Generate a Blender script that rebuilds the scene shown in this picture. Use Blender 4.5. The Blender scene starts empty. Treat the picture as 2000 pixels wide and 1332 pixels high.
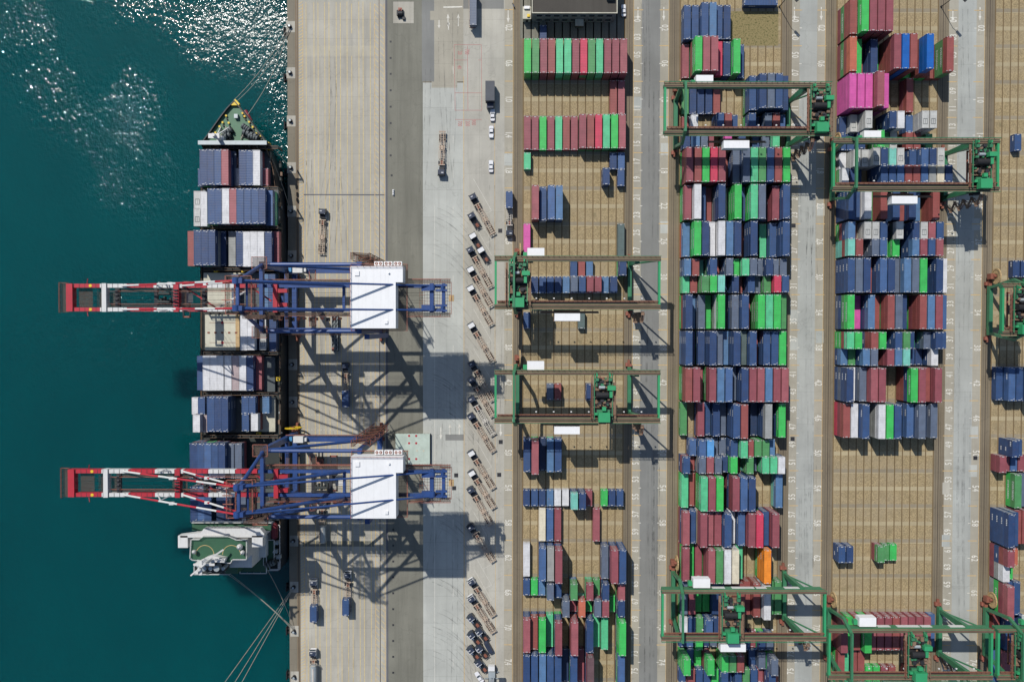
SUN_E=4.3; SKY_E=.105; EXPO=0.25
import bpy, math, random
from mathutils import Vector, Matrix, Euler
random.seed(7)
R = math.radians
sc = bpy.context.scene
COL = sc.collection
# ------------------------------------------------------------------ camera
CAMH, FPX = 290.0, 1537.0
cam_d = bpy.data.cameras.new("camera"); cam = bpy.data.objects.new("camera", cam_d); COL.objects.link(cam)
cam.location = (0, 0, CAMH); cam.rotation_euler = (R(-1.07), 0, R(0.076))
cam_d.sensor_width = 36; cam_d.lens = 36*FPX/2000; cam_d.clip_end = 6000; cam_d.clip_start = 1
sc.camera = cam
CM = Euler((R(-1.07), 0, R(0.076))).to_matrix()
def P(u, v, h=0.0):
    """photo pixel -> world point at height h"""
    d = CM @ Vector(((u-1000)/FPX, (666-v)/FPX, -1))
    t = (h-CAMH)/d.z
    return Vector((d.x*t, d.y*t, h))
# ------------------------------------------------------------------ mesh builder
class MB:
    def __init__(s): s.v=[]; s.f=[]; s.m=[]
    def add(s, vs, fs, mat=0, mx=None):
        o=len(s.v)
        s.v += [tuple(mx @ Vector(p)) for p in vs] if mx else [tuple(p) for p in vs]
        for f in fs: s.f.append(tuple(i+o for i in f)); s.m.append(mat)
        return s
    def box(s,x0,y0,z0,x1,y1,z1,mat=0,mx=None):
        vs=[(x0,y0,z0),(x1,y0,z0),(x1,y1,z0),(x0,y1,z0),(x0,y0,z1),(x1,y0,z1),(x1,y1,z1),(x0,y1,z1)]
        return s.add(vs,[(0,3,2,1),(4,5,6,7),(0,1,5,4),(1,2,6,5),(2,3,7,6),(3,0,4,7)],mat,mx)
    def beam(s,p,q,w,h=None,mat=0,w2=None,h2=None,up=(0,0,1)):
        h=w if h is None else h; w2=w if w2 is None else w2; h2=h if h2 is None else h2
        p=Vector(p); q=Vector(q); d=(q-p).normalized(); up=Vector(up)
        if abs(d.dot(up))>.98: up=Vector((0,1,0)) if abs(d.y)<.9 else Vector((1,0,0))
        a=d.cross(up).normalized(); b=a.cross(d)
        vs=[]
        for c,ww,hh in((p,w,h),(q,w2,h2)):
            for i,j in((-1,-1),(1,-1),(1,1),(-1,1)): vs.append(c+a*(i*ww/2)+b*(j*hh/2))
        return s.add(vs,[(0,1,2,3),(7,6,5,4),(0,4,5,1),(1,5,6,2),(2,6,7,3),(3,7,4,0)],mat)
    def tube(s,p,q,r,n=8,mat=0,r2=None):
        r2=r if r2 is None else r2
        p=Vector(p); q=Vector(q); d=(q-p).normalized()
        up=Vector((0,0,1)) if abs(d.z)<.9 else Vector((1,0,0))
        a=d.cross(up).normalized(); b=a.cross(d); vs=[]
        for c,rr in((p,r),(q,r2)):
            for k in range(n):
                t=2*math.pi*k/n; vs.append(c+a*(math.cos(t)*rr)+b*(math.sin(t)*rr))
        fs=[tuple(range(n)),tuple(range(2*n-1,n-1,-1))]
        for k in range(n): fs.append((k,n+k,n+(k+1)%n,(k+1)%n))
        return s.add(vs,fs,mat)
    def prism(s,pts,z0,z1,mat=0,mside=None,mx=None,top=None):
        n=len(pts); top=top or pts
        vs=[(x,y,z0) for x,y in pts]+[(x,y,z1) for x,y in top]
        s.add(vs,[tuple(range(n,2*n)),tuple(range(n-1,-1,-1))],mat,mx)
        return s.add(vs,[(i,(i+1)%n,n+(i+1)%n,n+i) for i in range(n)],mat if mside is None else mside,mx)
    def quad(s,pts,mat=0,mx=None): return s.add(pts,[tuple(range(len(pts)))],mat,mx)
    def rail(s,pts,hh=1.1,mat=0,post=2.4,r=.05):
        """handrail along a list of 3d points"""
        for p,q in zip(pts[:-1],pts[1:]):
            p=Vector(p); q=Vector(q); u=Vector((0,0,1))
            for z in(hh,hh*.5): s.beam(p+u*z,q+u*z,r*1.6,r*1.6,mat)
            n=max(1,int((q-p).length/post))
            for k in range(n+1):
                c=p.lerp(q,k/n); s.beam(c,c+u*hh,r*1.6,r*1.6,mat)
        return s
    def build(s,name,mats,parent=None,loc=None,rz=0,smooth=False,mesh=None):
        me=bpy.data.meshes.new(name)
        me.from_pydata(s.v,[],s.f); me.polygons.foreach_set('material_index',s.m)
        if smooth: me.polygons.foreach_set('use_smooth',[True]*len(s.f))
        for m in (mats if isinstance(mats,(list,tuple)) else [mats]): me.materials.append(m)
        me.update()
        o=bpy.data.objects.new(name,me); COL.objects.link(o)
        if parent: o.parent=parent
        if loc is not None: o.location=loc
        o.rotation_euler.z=rz
        return o
def tag(o,label=None,cat=None,group=None,kind=None):
    if label: o['label']=label
    if cat: o['category']=cat
    if group: o['group']=group
    if kind: o['kind']=kind
    return o
def empty(name,loc=(0,0,0),rz=0,label=None,cat=None,group=None):
    o=bpy.data.objects.new(name,None); COL.objects.link(o); o.location=loc; o.rotation_euler.z=rz
    o.empty_display_size=.5
    return tag(o,label,cat,group)
def copy_tree(o,parent=None):
    c=o.copy(); COL.objects.link(c)
    if parent: c.parent=parent
    for ch in list(o.children): copy_tree(ch,c)
    return c
ORD=['first','second','third','fourth','fifth','sixth','seventh','eighth','ninth','tenth','eleventh','twelfth','thirteenth',
     'fourteenth','fifteenth','sixteenth','seventeenth','eighteenth','nineteenth','twentieth']
# ------------------------------------------------------------------ materials
GAIN=1.55
def lin(c): return tuple(((x/255)/12.92 if x/255<=.04045 else ((x/255+.055)/1.055)**2.4) for x in c)
def base(c): return tuple(min(.86,max(.003,x/GAIN)) for x in lin(c))
class N:
    def __init__(s,name):
        s.m=bpy.data.materials.new(name); s.m.use_nodes=True; s.t=s.m.node_tree; s.n=s.t.nodes
        s.b=s.n['Principled BSDF']
    def nd(s,t,**k):
        o=s.n.new(t)
        for a,b in k.items():
            if a in o.inputs: o.inputs[a].default_value=b
            else: setattr(o,a,b)
        return o
    def l(s,a,b): s.t.links.new(a,b)
    def coord(s,kind='Position',scale=(1,1,1)):
        if kind=='Position': src=s.nd('ShaderNodeNewGeometry').outputs['Position']
        else: src=s.nd('ShaderNodeTexCoord').outputs[kind]
        mp=s.nd('ShaderNodeMapping'); mp.inputs['Scale'].default_value=scale
        s.l(src,mp.inputs['Vector']); return mp.outputs[0]
    def noise(s,vec,scale,detail=4,rough=.6):
        o=s.nd('ShaderNodeTexNoise'); o.inputs['Scale'].default_value=scale; o.inputs['Detail'].default_value=detail
        o.inputs['Roughness'].default_value=rough; s.l(vec,o.inputs['Vector']); return o.outputs['Fac']
    def ramp(s,fac,stops):
        o=s.nd('ShaderNodeValToRGB'); e=o.color_ramp.elements
        while len(e)<len(stops): e.new(.5)
        for x,(p,c) in zip(e,stops):
            x.position=p; x.color=(*c,1) if len(c)==3 else c
        s.l(fac,o.inputs[0]); return o.outputs[0]
    def g(s,fac,a,b,va=0,vb=1): return s.ramp(fac,[(a,(va,)*3),(b,(vb,)*3)])
    def mix(s,fac,a,b,mode='MIX'):
        o=s.nd('ShaderNodeMix',data_type='RGBA',blend_type=mode)
        if isinstance(fac,(int,float)): o.inputs[0].default_value=fac
        else: s.l(fac,o.inputs[0])
        for i,x in((6,a),(7,b)):
            if isinstance(x,tuple): o.inputs[i].default_value=(*x[:3],1)
            else: s.l(x,o.inputs[i])
        return o.outputs[2]
    def math(s,op,a,b=0.0):
        o=s.nd('ShaderNodeMath',operation=op)
        for i,x in((0,a),(1,b)):
            if isinstance(x,(int,float)): o.inputs[i].default_value=x
            else: s.l(x,o.inputs[i])
        return o.outputs[0]
    def bump(s,h,strength=.3,dist=.1):
        o=s.nd('ShaderNodeBump'); o.inputs['Distance'].default_value=dist
        if isinstance(strength,(int,float)): o.inputs['Strength'].default_value=strength
        else: s.l(strength,o.inputs['Strength'])
        s.l(h,o.inputs['Height']); s.l(o.outputs[0],s.b.inputs['Normal']); return o
    def col(s,c):
        if isinstance(c,tuple): s.b.inputs['Base Color'].default_value=(*c,1)
        else: s.l(c,s.b.inputs['Base Color'])
        return s
    def fin(s,rough=.6,metal=0.,spec=.4):
        s.b.inputs['Roughness'].default_value=rough; s.b.inputs['Metallic'].default_value=metal
        s.b.inputs['Specular IOR Level'].default_value=spec; return s.m
def mul(c,k): return tuple(min(.9,x*k) for x in c)
def paint(name,rgb,rough=.55,dirt=.25,rust=0.,ribs=False,metal=0.,lo=.82,hi=1.12):
    n=N(name); b=base(rgb); v=n.coord()
    f=n.noise(v,.35,5,.65)
    c=n.mix(n.g(f,.3,.7),mul(b,lo),mul(b,hi))
    oi=n.nd('ShaderNodeObjectInfo')
    c=n.mix(n.math('MULTIPLY',oi.outputs['Random'],.22),c,mul(b,1.35) if max(b)<.5 else mul(b,.8))
    s=n.noise(n.coord('Position',(2.2,.25,1)),1.1,4,.7)
    c=n.mix(n.g(s,.52,.8,0,dirt),c,(.07,.06,.05))
    if rust:
        r=n.noise(v,.55,6,.75); c=n.mix(n.g(r,.6,.72,0,rust),c,base((140,85,55)))
    if ribs:
        w=n.nd('ShaderNodeTexWave',wave_type='BANDS',bands_direction='Y'); w.inputs['Scale'].default_value=.55
        n.l(n.coord('Object'),w.inputs['Vector'])
        c=n.mix(n.g(w.outputs['Fac'],.0,.16,.16,0),c,(.02,.02,.02))
        n.bump(w.outputs['Fac'],.35,.04)
    n.col(c); return n.fin(rough,metal)
def plain(name,rgb,rough=.6,metal=0.): 
    n=N(name); f=n.noise(n.coord(),.9,4,.6); b=base(rgb)
    n.col(n.mix(n.g(f,.3,.7),mul(b,.8),mul(b,1.15))); return n.fin(rough,metal)
CC={ # container paints (as photographed, sunlit)
 'b':((54,82,126),'blue'),'B':((46,70,112),'blue'),'i':((72,102,148),'blue'),'d':((40,60,94),'dark navy'),'l':((88,124,164),'faded light blue'),'s':((98,110,130),'slate blue'),
 'r':((148,80,88),'maroon'),'f':((162,92,98),'maroon'),'R':((152,82,78),'brick red'),'o':((196,108,84),'terracotta'),'O':((250,148,48),'bright orange'),
 'k':((204,66,92),'crimson'),'g':((66,190,92),'bright green'),'G':((84,150,92),'dull green'),'t':((92,196,142),'pale green'),
 'a':((124,200,184),'aqua'),'w':((226,226,228),'white'),'c':((224,214,190),'cream'),'y':((156,158,156),'grey'),
 'p':((214,92,166),'pink'),'u':((18,98,182),'royal blue'),'h':((92,158,216),'sky blue'),'q':((90,106,104),'grey green'),
 'm':((112,84,88),'rust-mottled blue'),'e':((196,196,192),'white refrigerated'),'n':((178,160,160),'pinkish grey')}
CMAT={}
for k,(c,nm) in CC.items():
    CMAT[k]=paint('paint_'+nm.replace(' ','_').replace('-','_'),c,.5,.45,rust={'l':.5,'m':.9,'s':.3}.get(k,.2),ribs=True,lo=.8,hi=1.14)
M_CAST=plain('corner_casting',(205,205,205),.5)
M_LET=plain('white_lettering',(235,235,235),.5)
M_LETD=plain('dark_lettering',(60,60,70),.5)
M_DARK=plain('dark_metal',(44,44,48),.6)
M_BLACK=plain('black_rubber',(30,30,32),.8)
M_WHITE=paint('white_paint',(250,250,250),.45,.08,lo=.96,hi=1.0)
M_HOUSE=paint('house_white_sheet',(250,250,250),.45,.12,lo=.95,hi=1.02)
M_BLUE=paint('crane_blue',(40,72,130),.45,.35,rust=.25,lo=.8,hi=1.2)
M_RED=paint('crane_red',(182,40,56),.5,.4,rust=.2,lo=.8,hi=1.12)
M_CWHITE=paint('crane_white',(228,227,224),.5,.3,rust=.12,lo=.9,hi=1.0)
M_GREEN=paint('gantry_green',(62,126,90),.45,.2,rust=.15,lo=.85,hi=1.1)
M_GREEN2=paint('gantry_bright_green',(56,158,104),.45,.12,lo=.92,hi=1.06)
M_GRATE=paint('rusty_grating',(134,108,88),.8,.3,rust=.3,lo=.75,hi=1.2)
M_RUST=paint('rust_steel',(140,84,66),.8,.3,rust=.3)
M_ORANGE=paint('orange_rail_paint',(156,94,78),.6,.2)
M_YELLOW=plain('yellow_paint',(236,200,48),.5)
M_GLASS=N('dark_glass').col((.02,.03,.04)).fin(.1)
M_CHAS=paint('brown_chassis',(186,166,146),.7,.3,rust=.3)
M_CHASW=paint('pale_chassis',(200,194,184),.7,.3,rust=.1)
M_CABD=paint('cab_dark_navy',(52,60,78),.4,.1)
M_CABW=paint('cab_white_roof',(236,236,236),.45,.05,lo=.96,hi=1.)
M_SILVER=paint('silver_sheet',(176,184,186),.4,.15,metal=.2)
M_HULL=paint('hull_navy',(26,34,42),.5,.2)
M_DECKG=paint('deck_green',(84,124,96),.6,.25,rust=.1)
M_DECKG2=paint('deck_dark_green',(48,92,66),.6,.2,rust=.05)
M_HATCH=paint('hatch_grey',(204,200,180),.6,.25,rust=.5)
M_HATCHD=paint('hatch_dark_grey',(84,92,94),.6,.3,rust=.25)
M_HATCHG=paint('hatch_pale_green',(190,204,192),.6,.15,rust=.15)
M_SHIPD=paint('ship_dark_steel',(46,52,50),.7,.2,rust=.2)
M_ROPE=plain('rope',(170,164,150),.9)
M_WOODREEL=plain('reel_tan',(196,166,120),.7)
M_CARW=paint('car_white',(240,240,242),.3,.02,lo=.98,hi=1.)
# --- ground materials
def concrete(name,rgb,joint=0,streak=.35,stain=.35,jx=9.,jy=7.):
    n=N(name); b=base(rgb); v=n.coord()
    f=n.noise(v,.06,6,.62); c=n.mix(n.g(f,.32,.68),mul(b,.84),mul(b,1.12))
    s=n.noise(n.coord('Position',(.55,.035,1)),1.,5,.65); c=n.mix(n.g(s,.48,.75,0,streak),c,mul(b,.62))
    s2=n.noise(n.coord('Position',(.16,.012,1)),1.,3,.5); c=n.mix(n.g(s2,.45,.7,0,streak*.8),c,mul(b,.74))
    d=n.noise(v,.4,6,.75); c=n.mix(n.g(d,.56,.74,0,stain),c,mul(b,.55))
    o_=n.noise(v,.75,3,.45); c=n.mix(n.g(o_,.70,.78,0,.4*streak+.1),c,mul(b,.42))
    pz=n.noise(n.coord('Position',(.09,.03,1)),1.,4,.6); c=n.mix(n.g(pz,.52,.66,0,.3),c,mul(b,.72))
    g=n.noise(v,3.5,3,.7); c=n.mix(n.g(g,.3,.75,0,.22),c,mul(b,.7))
    if joint:
        br=n.nd('ShaderNodeTexBrick',offset=0.); br.inputs['Scale'].default_value=1
        br.inputs['Mortar Size'].default_value=.05; br.inputs['Mortar Smooth'].default_value=.2
        br.inputs['Brick Width'].default_value=jx; br.inputs['Row Height'].default_value=jy; br.inputs['Bias'].default_value=0
        br.inputs['Color1'].default_value=(1,1,1,1); br.inputs['Color2'].default_value=(.9,.9,.9,1); br.inputs['Mortar'].default_value=(.5,.5,.5,1)
        n.l(v,br.inputs['Vector']); c=n.mix(joint,c,br.outputs['Color'],'MULTIPLY')
        vo=n.nd('ShaderNodeTexVoronoi',feature='DISTANCE_TO_EDGE'); vo.inputs['Scale'].default_value=.045
        wv=n.nd('ShaderNodeVectorMath',operation='ADD'); n.l(v,wv.inputs[0])
        nz=n.nd('ShaderNodeTexNoise'); nz.inputs['Scale'].default_value=.25; n.l(v,nz.inputs['Vector'])
        vm=n.nd('ShaderNodeVectorMath',operation='SCALE'); vm.inputs['Scale'].default_value=6; n.l(nz.outputs['Color'],vm.inputs[0])
        n.l(vm.outputs[0],wv.inputs[1]); n.l(wv.outputs[0],vo.inputs['Vector'])
        c=n.mix(n.g(vo.outputs['Distance'],.0,.006,.25,0),c,mul(b,.4))
    n.bump(g,.15,.02); n.col(c); return n.fin(.85,0,.25)
G_APRON=concrete('apron_concrete',(192,187,174),.5,.65,.4)
G_COPE=concrete('coping_concrete',(142,134,118),.6,.3,.5,20,12)
G_RAILB=concrete('rail_band_dirt',(140,124,102),0,.7,.4)
G_ASPH=concrete('old_asphalt',(136,134,122),.3,.7,.5,14,30)
G_CONC=concrete('light_concrete',(198,199,191),.6,.35,.2,12,10)
G_PARK=concrete('parking_concrete',(194,190,178),.45,.45,.45,12,14)
G_ROAD=concrete('grey_road_asphalt',(142,142,138),0,.35,.1)
G_LABEL=concrete('lane_edge_concrete',(182,176,160),.4,.3,.25,30,8)
G_LANE=concrete('lane_concrete',(184,186,180),.5,.35,.2,20,12)
G_DIRT=concrete('dirty_rail_strip',(138,126,106),.3,.6,.6,30,6)
G_BEAM=concrete('beam_concrete',(186,171,138),0,.2,.3)
G_BEAMD=concrete('dirty_beam_concrete',(126,106,76),0,.2,.4)
G_BEAMG=concrete('grey_beam_concrete',(158,146,124),0,.3,.4)
def gravel():
    n=N('yard_gravel'); v=n.coord(); b=base((170,151,115))
    vo=n.nd('ShaderNodeTexVoronoi'); vo.inputs['Scale'].default_value=3.4; n.l(v,vo.inputs['Vector'])
    c=n.mix(n.g(vo.outputs['Color'],.1,.9),mul(b,.66),mul(b,1.22))
    f=n.noise(v,.07,5,.6); c=n.mix(n.g(f,.4,.7,0,.6),c,base((168,154,128)))
    f=n.noise(v,.22,5,.65); c=n.mix(n.g(f,.5,.75,0,.45),c,mul(b,.66))
    d=n.noise(v,.9,5,.7); c=n.mix(n.g(d,.62,.75,0,.4),c,mul(b,.5))
    e=n.noise(n.coord('Position',(.11,.11,1)),1.,2,.5); c=n.mix(n.g(e,.66,.74,0,.5),c,base((112,106,78)))
    n.bump(vo.outputs['Distance'],.35,.05); n.col(c); return n.fin(.9,0,.2)
G_GRAV=gravel()
def weeds():
    n=N('weedy_gravel'); v=n.coord(); b=base((150,136,96))
    d=n.noise(v,1.6,6,.75); c=n.mix(n.g(d,.5,.62),b,base((80,84,48)))
    n.bump(d,.6,.1); n.col(c); return n.fin(.9,0,.2)
G_WEED=weeds()
M_LYEL=plain('faded_yellow_line',(222,196,132),.8)
M_LYEL2=plain('faded_ochre_line',(214,180,122),.8)
M_LWHT=plain('faded_white_line',(228,224,212),.8)
G_BAND=concrete('pale_band_concrete',(196,190,174),.4,.4,.2)
M_LRED=plain('faded_red_line',(190,132,126),.8)
M_RAILS=plain('rail_steel',(96,84,74),.5,.4)
G_GUT=concrete('gutter_steel',(112,112,116),0,.5,.3)
def water():
    n=N('harbour_water'); v=n.coord()
    f=n.noise(v,.006,3,.5); f2=n.noise(n.coord('Position',(1,.5,1)),.05,4,.6)
    c=n.mix(n.g(f,.3,.7),(.0005,.042,.046),(.0006,.060,.063)); c=n.mix(n.g(f2,.4,.7,0,.25),c,(.0008,.036,.040))
    # chop: finer ripples over longer waves
    w1=n.noise(n.coord('Position',(1.0,.8,1)),.8,2,.5); w2=n.noise(v,2.2,1,.5); w3=n.noise(v,.11,2,.5)
    h=n.math('ADD',n.math('ADD',n.math('MULTIPLY',w1,1.),n.math('MULTIPLY',w2,.2)),n.math('MULTIPLY',w3,1.2))
    # wind and wash ruffle some areas more than others
    def blob(u,vv,rx,ry,ang,k,kr=0.):
        p=P(u,vv,-3); mp=n.nd('ShaderNodeMapping',vector_type='TEXTURE')
        mp.inputs['Location'].default_value=p; mp.inputs['Rotation'].default_value=(0,0,R(ang)); mp.inputs['Scale'].default_value=(rx,ry,1)
        nz=n.nd('ShaderNodeTexNoise'); nz.inputs['Scale'].default_value=.035; nz.inputs['Detail'].default_value=4; n.l(v,nz.inputs['Vector'])
        sc_=n.nd('ShaderNodeVectorMath',operation='SCALE'); sc_.inputs['Scale'].default_value=46; n.l(nz.outputs['Color'],sc_.inputs[0])
        sb=n.nd('ShaderNodeVectorMath',operation='SUBTRACT'); n.l(sc_.outputs[0],sb.inputs[0]); sb.inputs[1].default_value=(23,23,23)
        ad=n.nd('ShaderNodeVectorMath',operation='ADD'); n.l(v,ad.inputs[0]); n.l(sb.outputs[0],ad.inputs[1])
        fl=n.nd('ShaderNodeVectorMath',operation='MULTIPLY'); n.l(ad.outputs[0],fl.inputs[0]); fl.inputs[1].default_value=(1,1,0)
        mp.inputs['Location'].default_value=(p.x,p.y,0); n.l(fl.outputs[0],mp.inputs['Vector'])
        ln=n.nd('ShaderNodeVectorMath',operation='LENGTH'); n.l(mp.outputs[0],ln.inputs[0])
        return n.g(ln.outputs['Value'],.3,1.1,k,0),n.g(ln.outputs['Value'],.3,1.1,kr,0)
    st=None; ro=None
    for a in WBLOB:
        q,q2=blob(*a); st=q if st is None else n.math('MAXIMUM',st,q)
        if len(a)>6: ro=q2 if ro is None else n.math('MAXIMUM',ro,q2)
    st=n.math('ADD',st,WBASE)
    n.bump(h,st,WDIST); n.col(c)
    b=n.b.inputs; 
    if WSSS: b['Subsurface Weight'].default_value=1.; b['Subsurface Radius'].default_value=(1,1,1); b['Subsurface Scale'].default_value=WSSS
    m=n.fin(WROUGH,0,.5); n.l(n.math('ADD',ro,WROUGH),b['Roughness']); b['IOR'].default_value=1.33; return m
WBLOB=[(480,20,42,30,-55,.33,.05),(490,50,32,22,-58,.30,.16),(518,140,32,18,-64,.31,.15),(540,230,40,11,-80,.36,.08),(545,330,30,6,-86,.36,.04),(330,-25,70,18,-10,.34,.02),(50,50,24,42,20,.33),(130,220,22,56,40,.38),(270,340,30,46,50,.42),(220,640,70,34,10,.46),(250,190,26,24,0,.44)]
WBASE=.07; WDIST=.85; WROUGH=.045; WSSS=55.
M_PORE=N('open_grating'); M_PORE.col(base((104,84,72))); M_PORE.b.inputs['Alpha'].default_value=.36; M_PORE=M_PORE.fin(.8)
M_DRED=paint('lifeboat_dark_red',(128,44,54),.5,.2)
# ------------------------------------------------------------------ light and sky
SUND=Vector((.41,-.715,-1)).normalized()
sun_d=bpy.data.lights.new("sun",'SUN'); sun_d.energy=SUN_E; sun_d.angle=R(.5); sun_d.color=(1,.965,.9)
sun=bpy.data.objects.new("sun",sun_d); COL.objects.link(sun); sun.rotation_euler=SUND.to_track_quat('-Z','Y').to_euler()
w=bpy.data.worlds.new("World"); sc.world=w; w.use_nodes=True
wn=w.node_tree.nodes; sky=wn.new('ShaderNodeTexSky'); sky.sky_type='NISHITA'; sky.sun_disc=False
sky.sun_elevation=R(50.5); sky.sun_rotation=R(-29.8); sky.altitude=20; sky.dust_density=.6
w.node_tree.links.new(sky.outputs[0],wn['Background'].inputs[0]); wn['Background'].inputs[1].default_value=SKY_E
sc.view_settings.view_transform='Standard'; sc.view_settings.look='None'; sc.view_settings.exposure=EXPO
sc.render.engine='CYCLES'
# ------------------------------------------------------------------ yard grid
def Xp(px,v): return P(px,v).x
PITCH=(P(1296,368).y-P(1296,1055).y)/10.0
Y5=P(1296,368).y
def YB(k): return Y5-PITCH*(k-5)
SLOT=15.1/5.3
BX=[Xp(1022.3,700),Xp(1326.5,620),Xp(1630.3,640),Xp(1937,700)]
NS=[13,13,13,7]
YT,YBOT=175.,-185.
def struct(o): o['kind']='structure'; return o
def sheet(name,x0,x1,mat,z,y0=YBOT,y1=YT):
    return struct(MB().quad([(x0,y0,z),(x1,y0,z),(x1,y1,z),(x0,y1,z)]).build(name,mat))
XQ=Xp(562,330)
gb=MB().quad([(XQ,-900,-.012),(1500,-900,-.012),(1500,900,-.012),(XQ,900,-.012)]).build('ground',G_ASPH); struct(gb)
qw=MB().box(XQ+.004,-900,-14,XQ+1.2,900,-.02).build('quay_wall',G_DIRT); struct(qw)
wt=MB().box(-2600,-2600,-60,XQ+.3,2600,-3).build('water',water()); struct(wt)
xb=lambda a,v=400: Xp(a,v)
bands=[('quay_coping',XQ,xb(577,330),G_COPE),('crane_rail_strip',xb(577,330),xb(584,330),G_RAILB),('quay_apron',xb(584,330),xb(753,330),G_APRON),
 ('drain_channel',xb(753,330),xb(757,330),G_GUT),('asphalt_lane',xb(757,330),xb(826,400),G_ASPH),('concrete_road',xb(826,400),xb(905,400),G_CONC),
 ('truck_park',xb(905,400),xb(985,500),G_PARK),('yard_lane_edge',xb(985,500),xb(1002,500),G_LABEL),('gantry_rail_strip',xb(1002,500),BX[0]-.25,G_DIRT),
 ('gantry_rail_strip',BX[0]+13*SLOT,xb(1236,400),G_DIRT),('yard_lane_edge',xb(1236,400),xb(1252,400),G_LABEL),('yard_road',xb(1252,400),xb(1288,400),G_ROAD),
 ('yard_lane_edge',xb(1288,400),xb(1305,400),G_LABEL),('gantry_rail_strip',xb(1305,400),BX[1]-.25,G_DIRT),('gantry_rail_strip',BX[1]+13*SLOT,xb(1544,430),G_DIRT),
 ('yard_lane_edge',xb(1544,430),xb(1559,430),G_LABEL),('yard_road',xb(1559,430),xb(1593,430),G_LANE),('yard_lane_edge',xb(1593,430),xb(1609,430),G_LABEL),
 ('gantry_rail_strip',xb(1609,430),BX[2]-.25,G_DIRT),('gantry_rail_strip',BX[2]+13*SLOT,xb(1843,980),G_DIRT),('yard_lane_edge',xb(1843,980),xb(1861,980),G_LABEL),
 ('yard_road',xb(1861,980),xb(1896,980),G_LANE),('yard_lane_edge',xb(1896,980),xb(1912,980),G_LABEL),('gantry_rail_strip',xb(1912,980),BX[3]-.25,G_DIRT)]
for i,(n_,a,b,m) in enumerate(bands): sheet(n_,a,b,m,0.0)
# odd patches of newer or older concrete on top of the bands
def patch(name,u0,v0,u1,v1,mat,z=.005):
    a=P(u0,v0); b=P(u1,v1); return sheet(name,a.x,b.x,mat,z,b.y,a.y)
for a in [(592,90,731,110,G_BAND),(826,160,906,162,G_DIRT)]: patch('concrete_patch',*a)
patch('asphalt_lane',824,0,848,160,G_ROAD); patch('concrete_patch',848,0,905,161,G_LABEL); patch('concrete_patch',905,0,984,18,G_ROAD)
patch('concrete_patch',768,4,808,46,G_APRON); patch('concrete_patch',840,22,857,40,G_LABEL,.009); patch('concrete_patch',843,160,893,172,G_LABEL,.009)
patch('concrete_patch',870,848,906,860,G_ROAD); patch('concrete_patch',592,1056,731,1067,G_ASPH)
for (u,k,mt) in [(1243.5,2.6,G_LANE),(1296.5,3.9,G_CONC),(1296.5,6.1,G_CONC),(1601,5.6,G_CONC),(1601,9.2,G_LANE),(1904,6.,G_CONC),(1905,11.9,G_CONC),(1904,13.,G_CONC),(1551,8.6,G_CONC),(1551,9.4,G_CONC),(1852,13.5,G_APRON),(1852,15,G_LANE),(992.5,4.2,G_CONC)]:
    x=Xp(u,640); y=YB(k); sheet('concrete_patch',x-1.45,x+1.45,mt,.005,y-2.2,y+2.2)
# gravel container blocks with concrete beams
for b in range(4):
    x0=BX[b]-.25; x1=BX[b]+NS[b]*SLOT
    sheet('gravel_block',x0,x1,G_GRAV,.0)
    mb=MB(); mg=MB(); mdk=MB()
    for i in range(NS[b]+1):
        c=BX[b]+i*SLOT-.2; mdk.quad([(c-.21,YBOT,.020),(c+.21,YBOT,.020),(c+.21,YT,.020),(c-.21,YT,.020)])
    for k in range(-5,22):
        y=YB(k); 
        mg.quad([(x0,y-.62,.016),(x1,y-.62,.016),(x1,y+.62,.016),(x0,y+.62,.016)])
        mb.quad([(x0,y-1.0,.012),(x1,y-1.0,.012),(x1,y-.7,.012),(x0,y-.7,.012)])
        ym=y-PITCH/2-.1; mb.quad([(x0,ym-.72,.012),(x1,ym-.72,.012),(x1,ym+.72,.012),(x0,ym+.72,.012)])
    struct(mb.build('concrete_beam',G_BEAM)); struct(mg.build('concrete_beam',G_BEAMG)); struct(mdk.build('concrete_beam',G_BEAMD))
patch('weedy_gravel',1424,23,1520,90,G_WEED,.024)
# road strip round the small building north of block one
patch('asphalt_yard',1016,-40,1220,76,G_ASPH,.02)
# ------------------------------------------------------------------ rails
rm=MB()
for px,v in ((580.5,330),(741,330)):
    x=Xp(px,v); rm.box(x-.12,YBOT,.004,x+.12,YT,.06); 
for b in range(4):
    for x in (BX[b]-2.2,BX[b]+40.9-2.2+0.0):
        rm.box(x-.1,YBOT,.004,x+.1,YT,.06)
        rm.box(x-.9,YBOT,.004,x-.82,YT,.02); rm.box(x+.75,YBOT,.004,x+.83,YT,.02)
struct(rm.build('crane_rails',M_RAILS))
# ------------------------------------------------------------------ painted markings
def line(mb,u0,v0,u1,v1,wd,z=.02):
    a=P(u0,v0); b=P(u1,v1); d=(b-a).normalized(); n=Vector((-d.y,d.x,0))*wd/2; zz=Vector((0,0,z))
    mb.quad([a-n+zz,b-n+zz,b+n+zz,a+n+zz])
my=MB(); mo=MB(); mw=MB(); mr=MB()
for px,v0,v1 in [(598.7,5,1500),(614,5,1500),(622,5,1500),(635,5,1500),(643.3,5,1500),(657.5,5,1500),(665.5,5,1500),(678.5,4,1500),(687.5,8,66),(687.5,110,1500),(701.5,4,1500),(709.7,4,1500),(723.7,5,1500)]:
    x=Xp(px,330); y0=P(px,v0).y; y1=P(px,v1).y; my.quad([(x-.09,y1,.012),(x+.09,y1,.012),(x+.09,y0,.012),(x-.09,y0,.012)])
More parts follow.
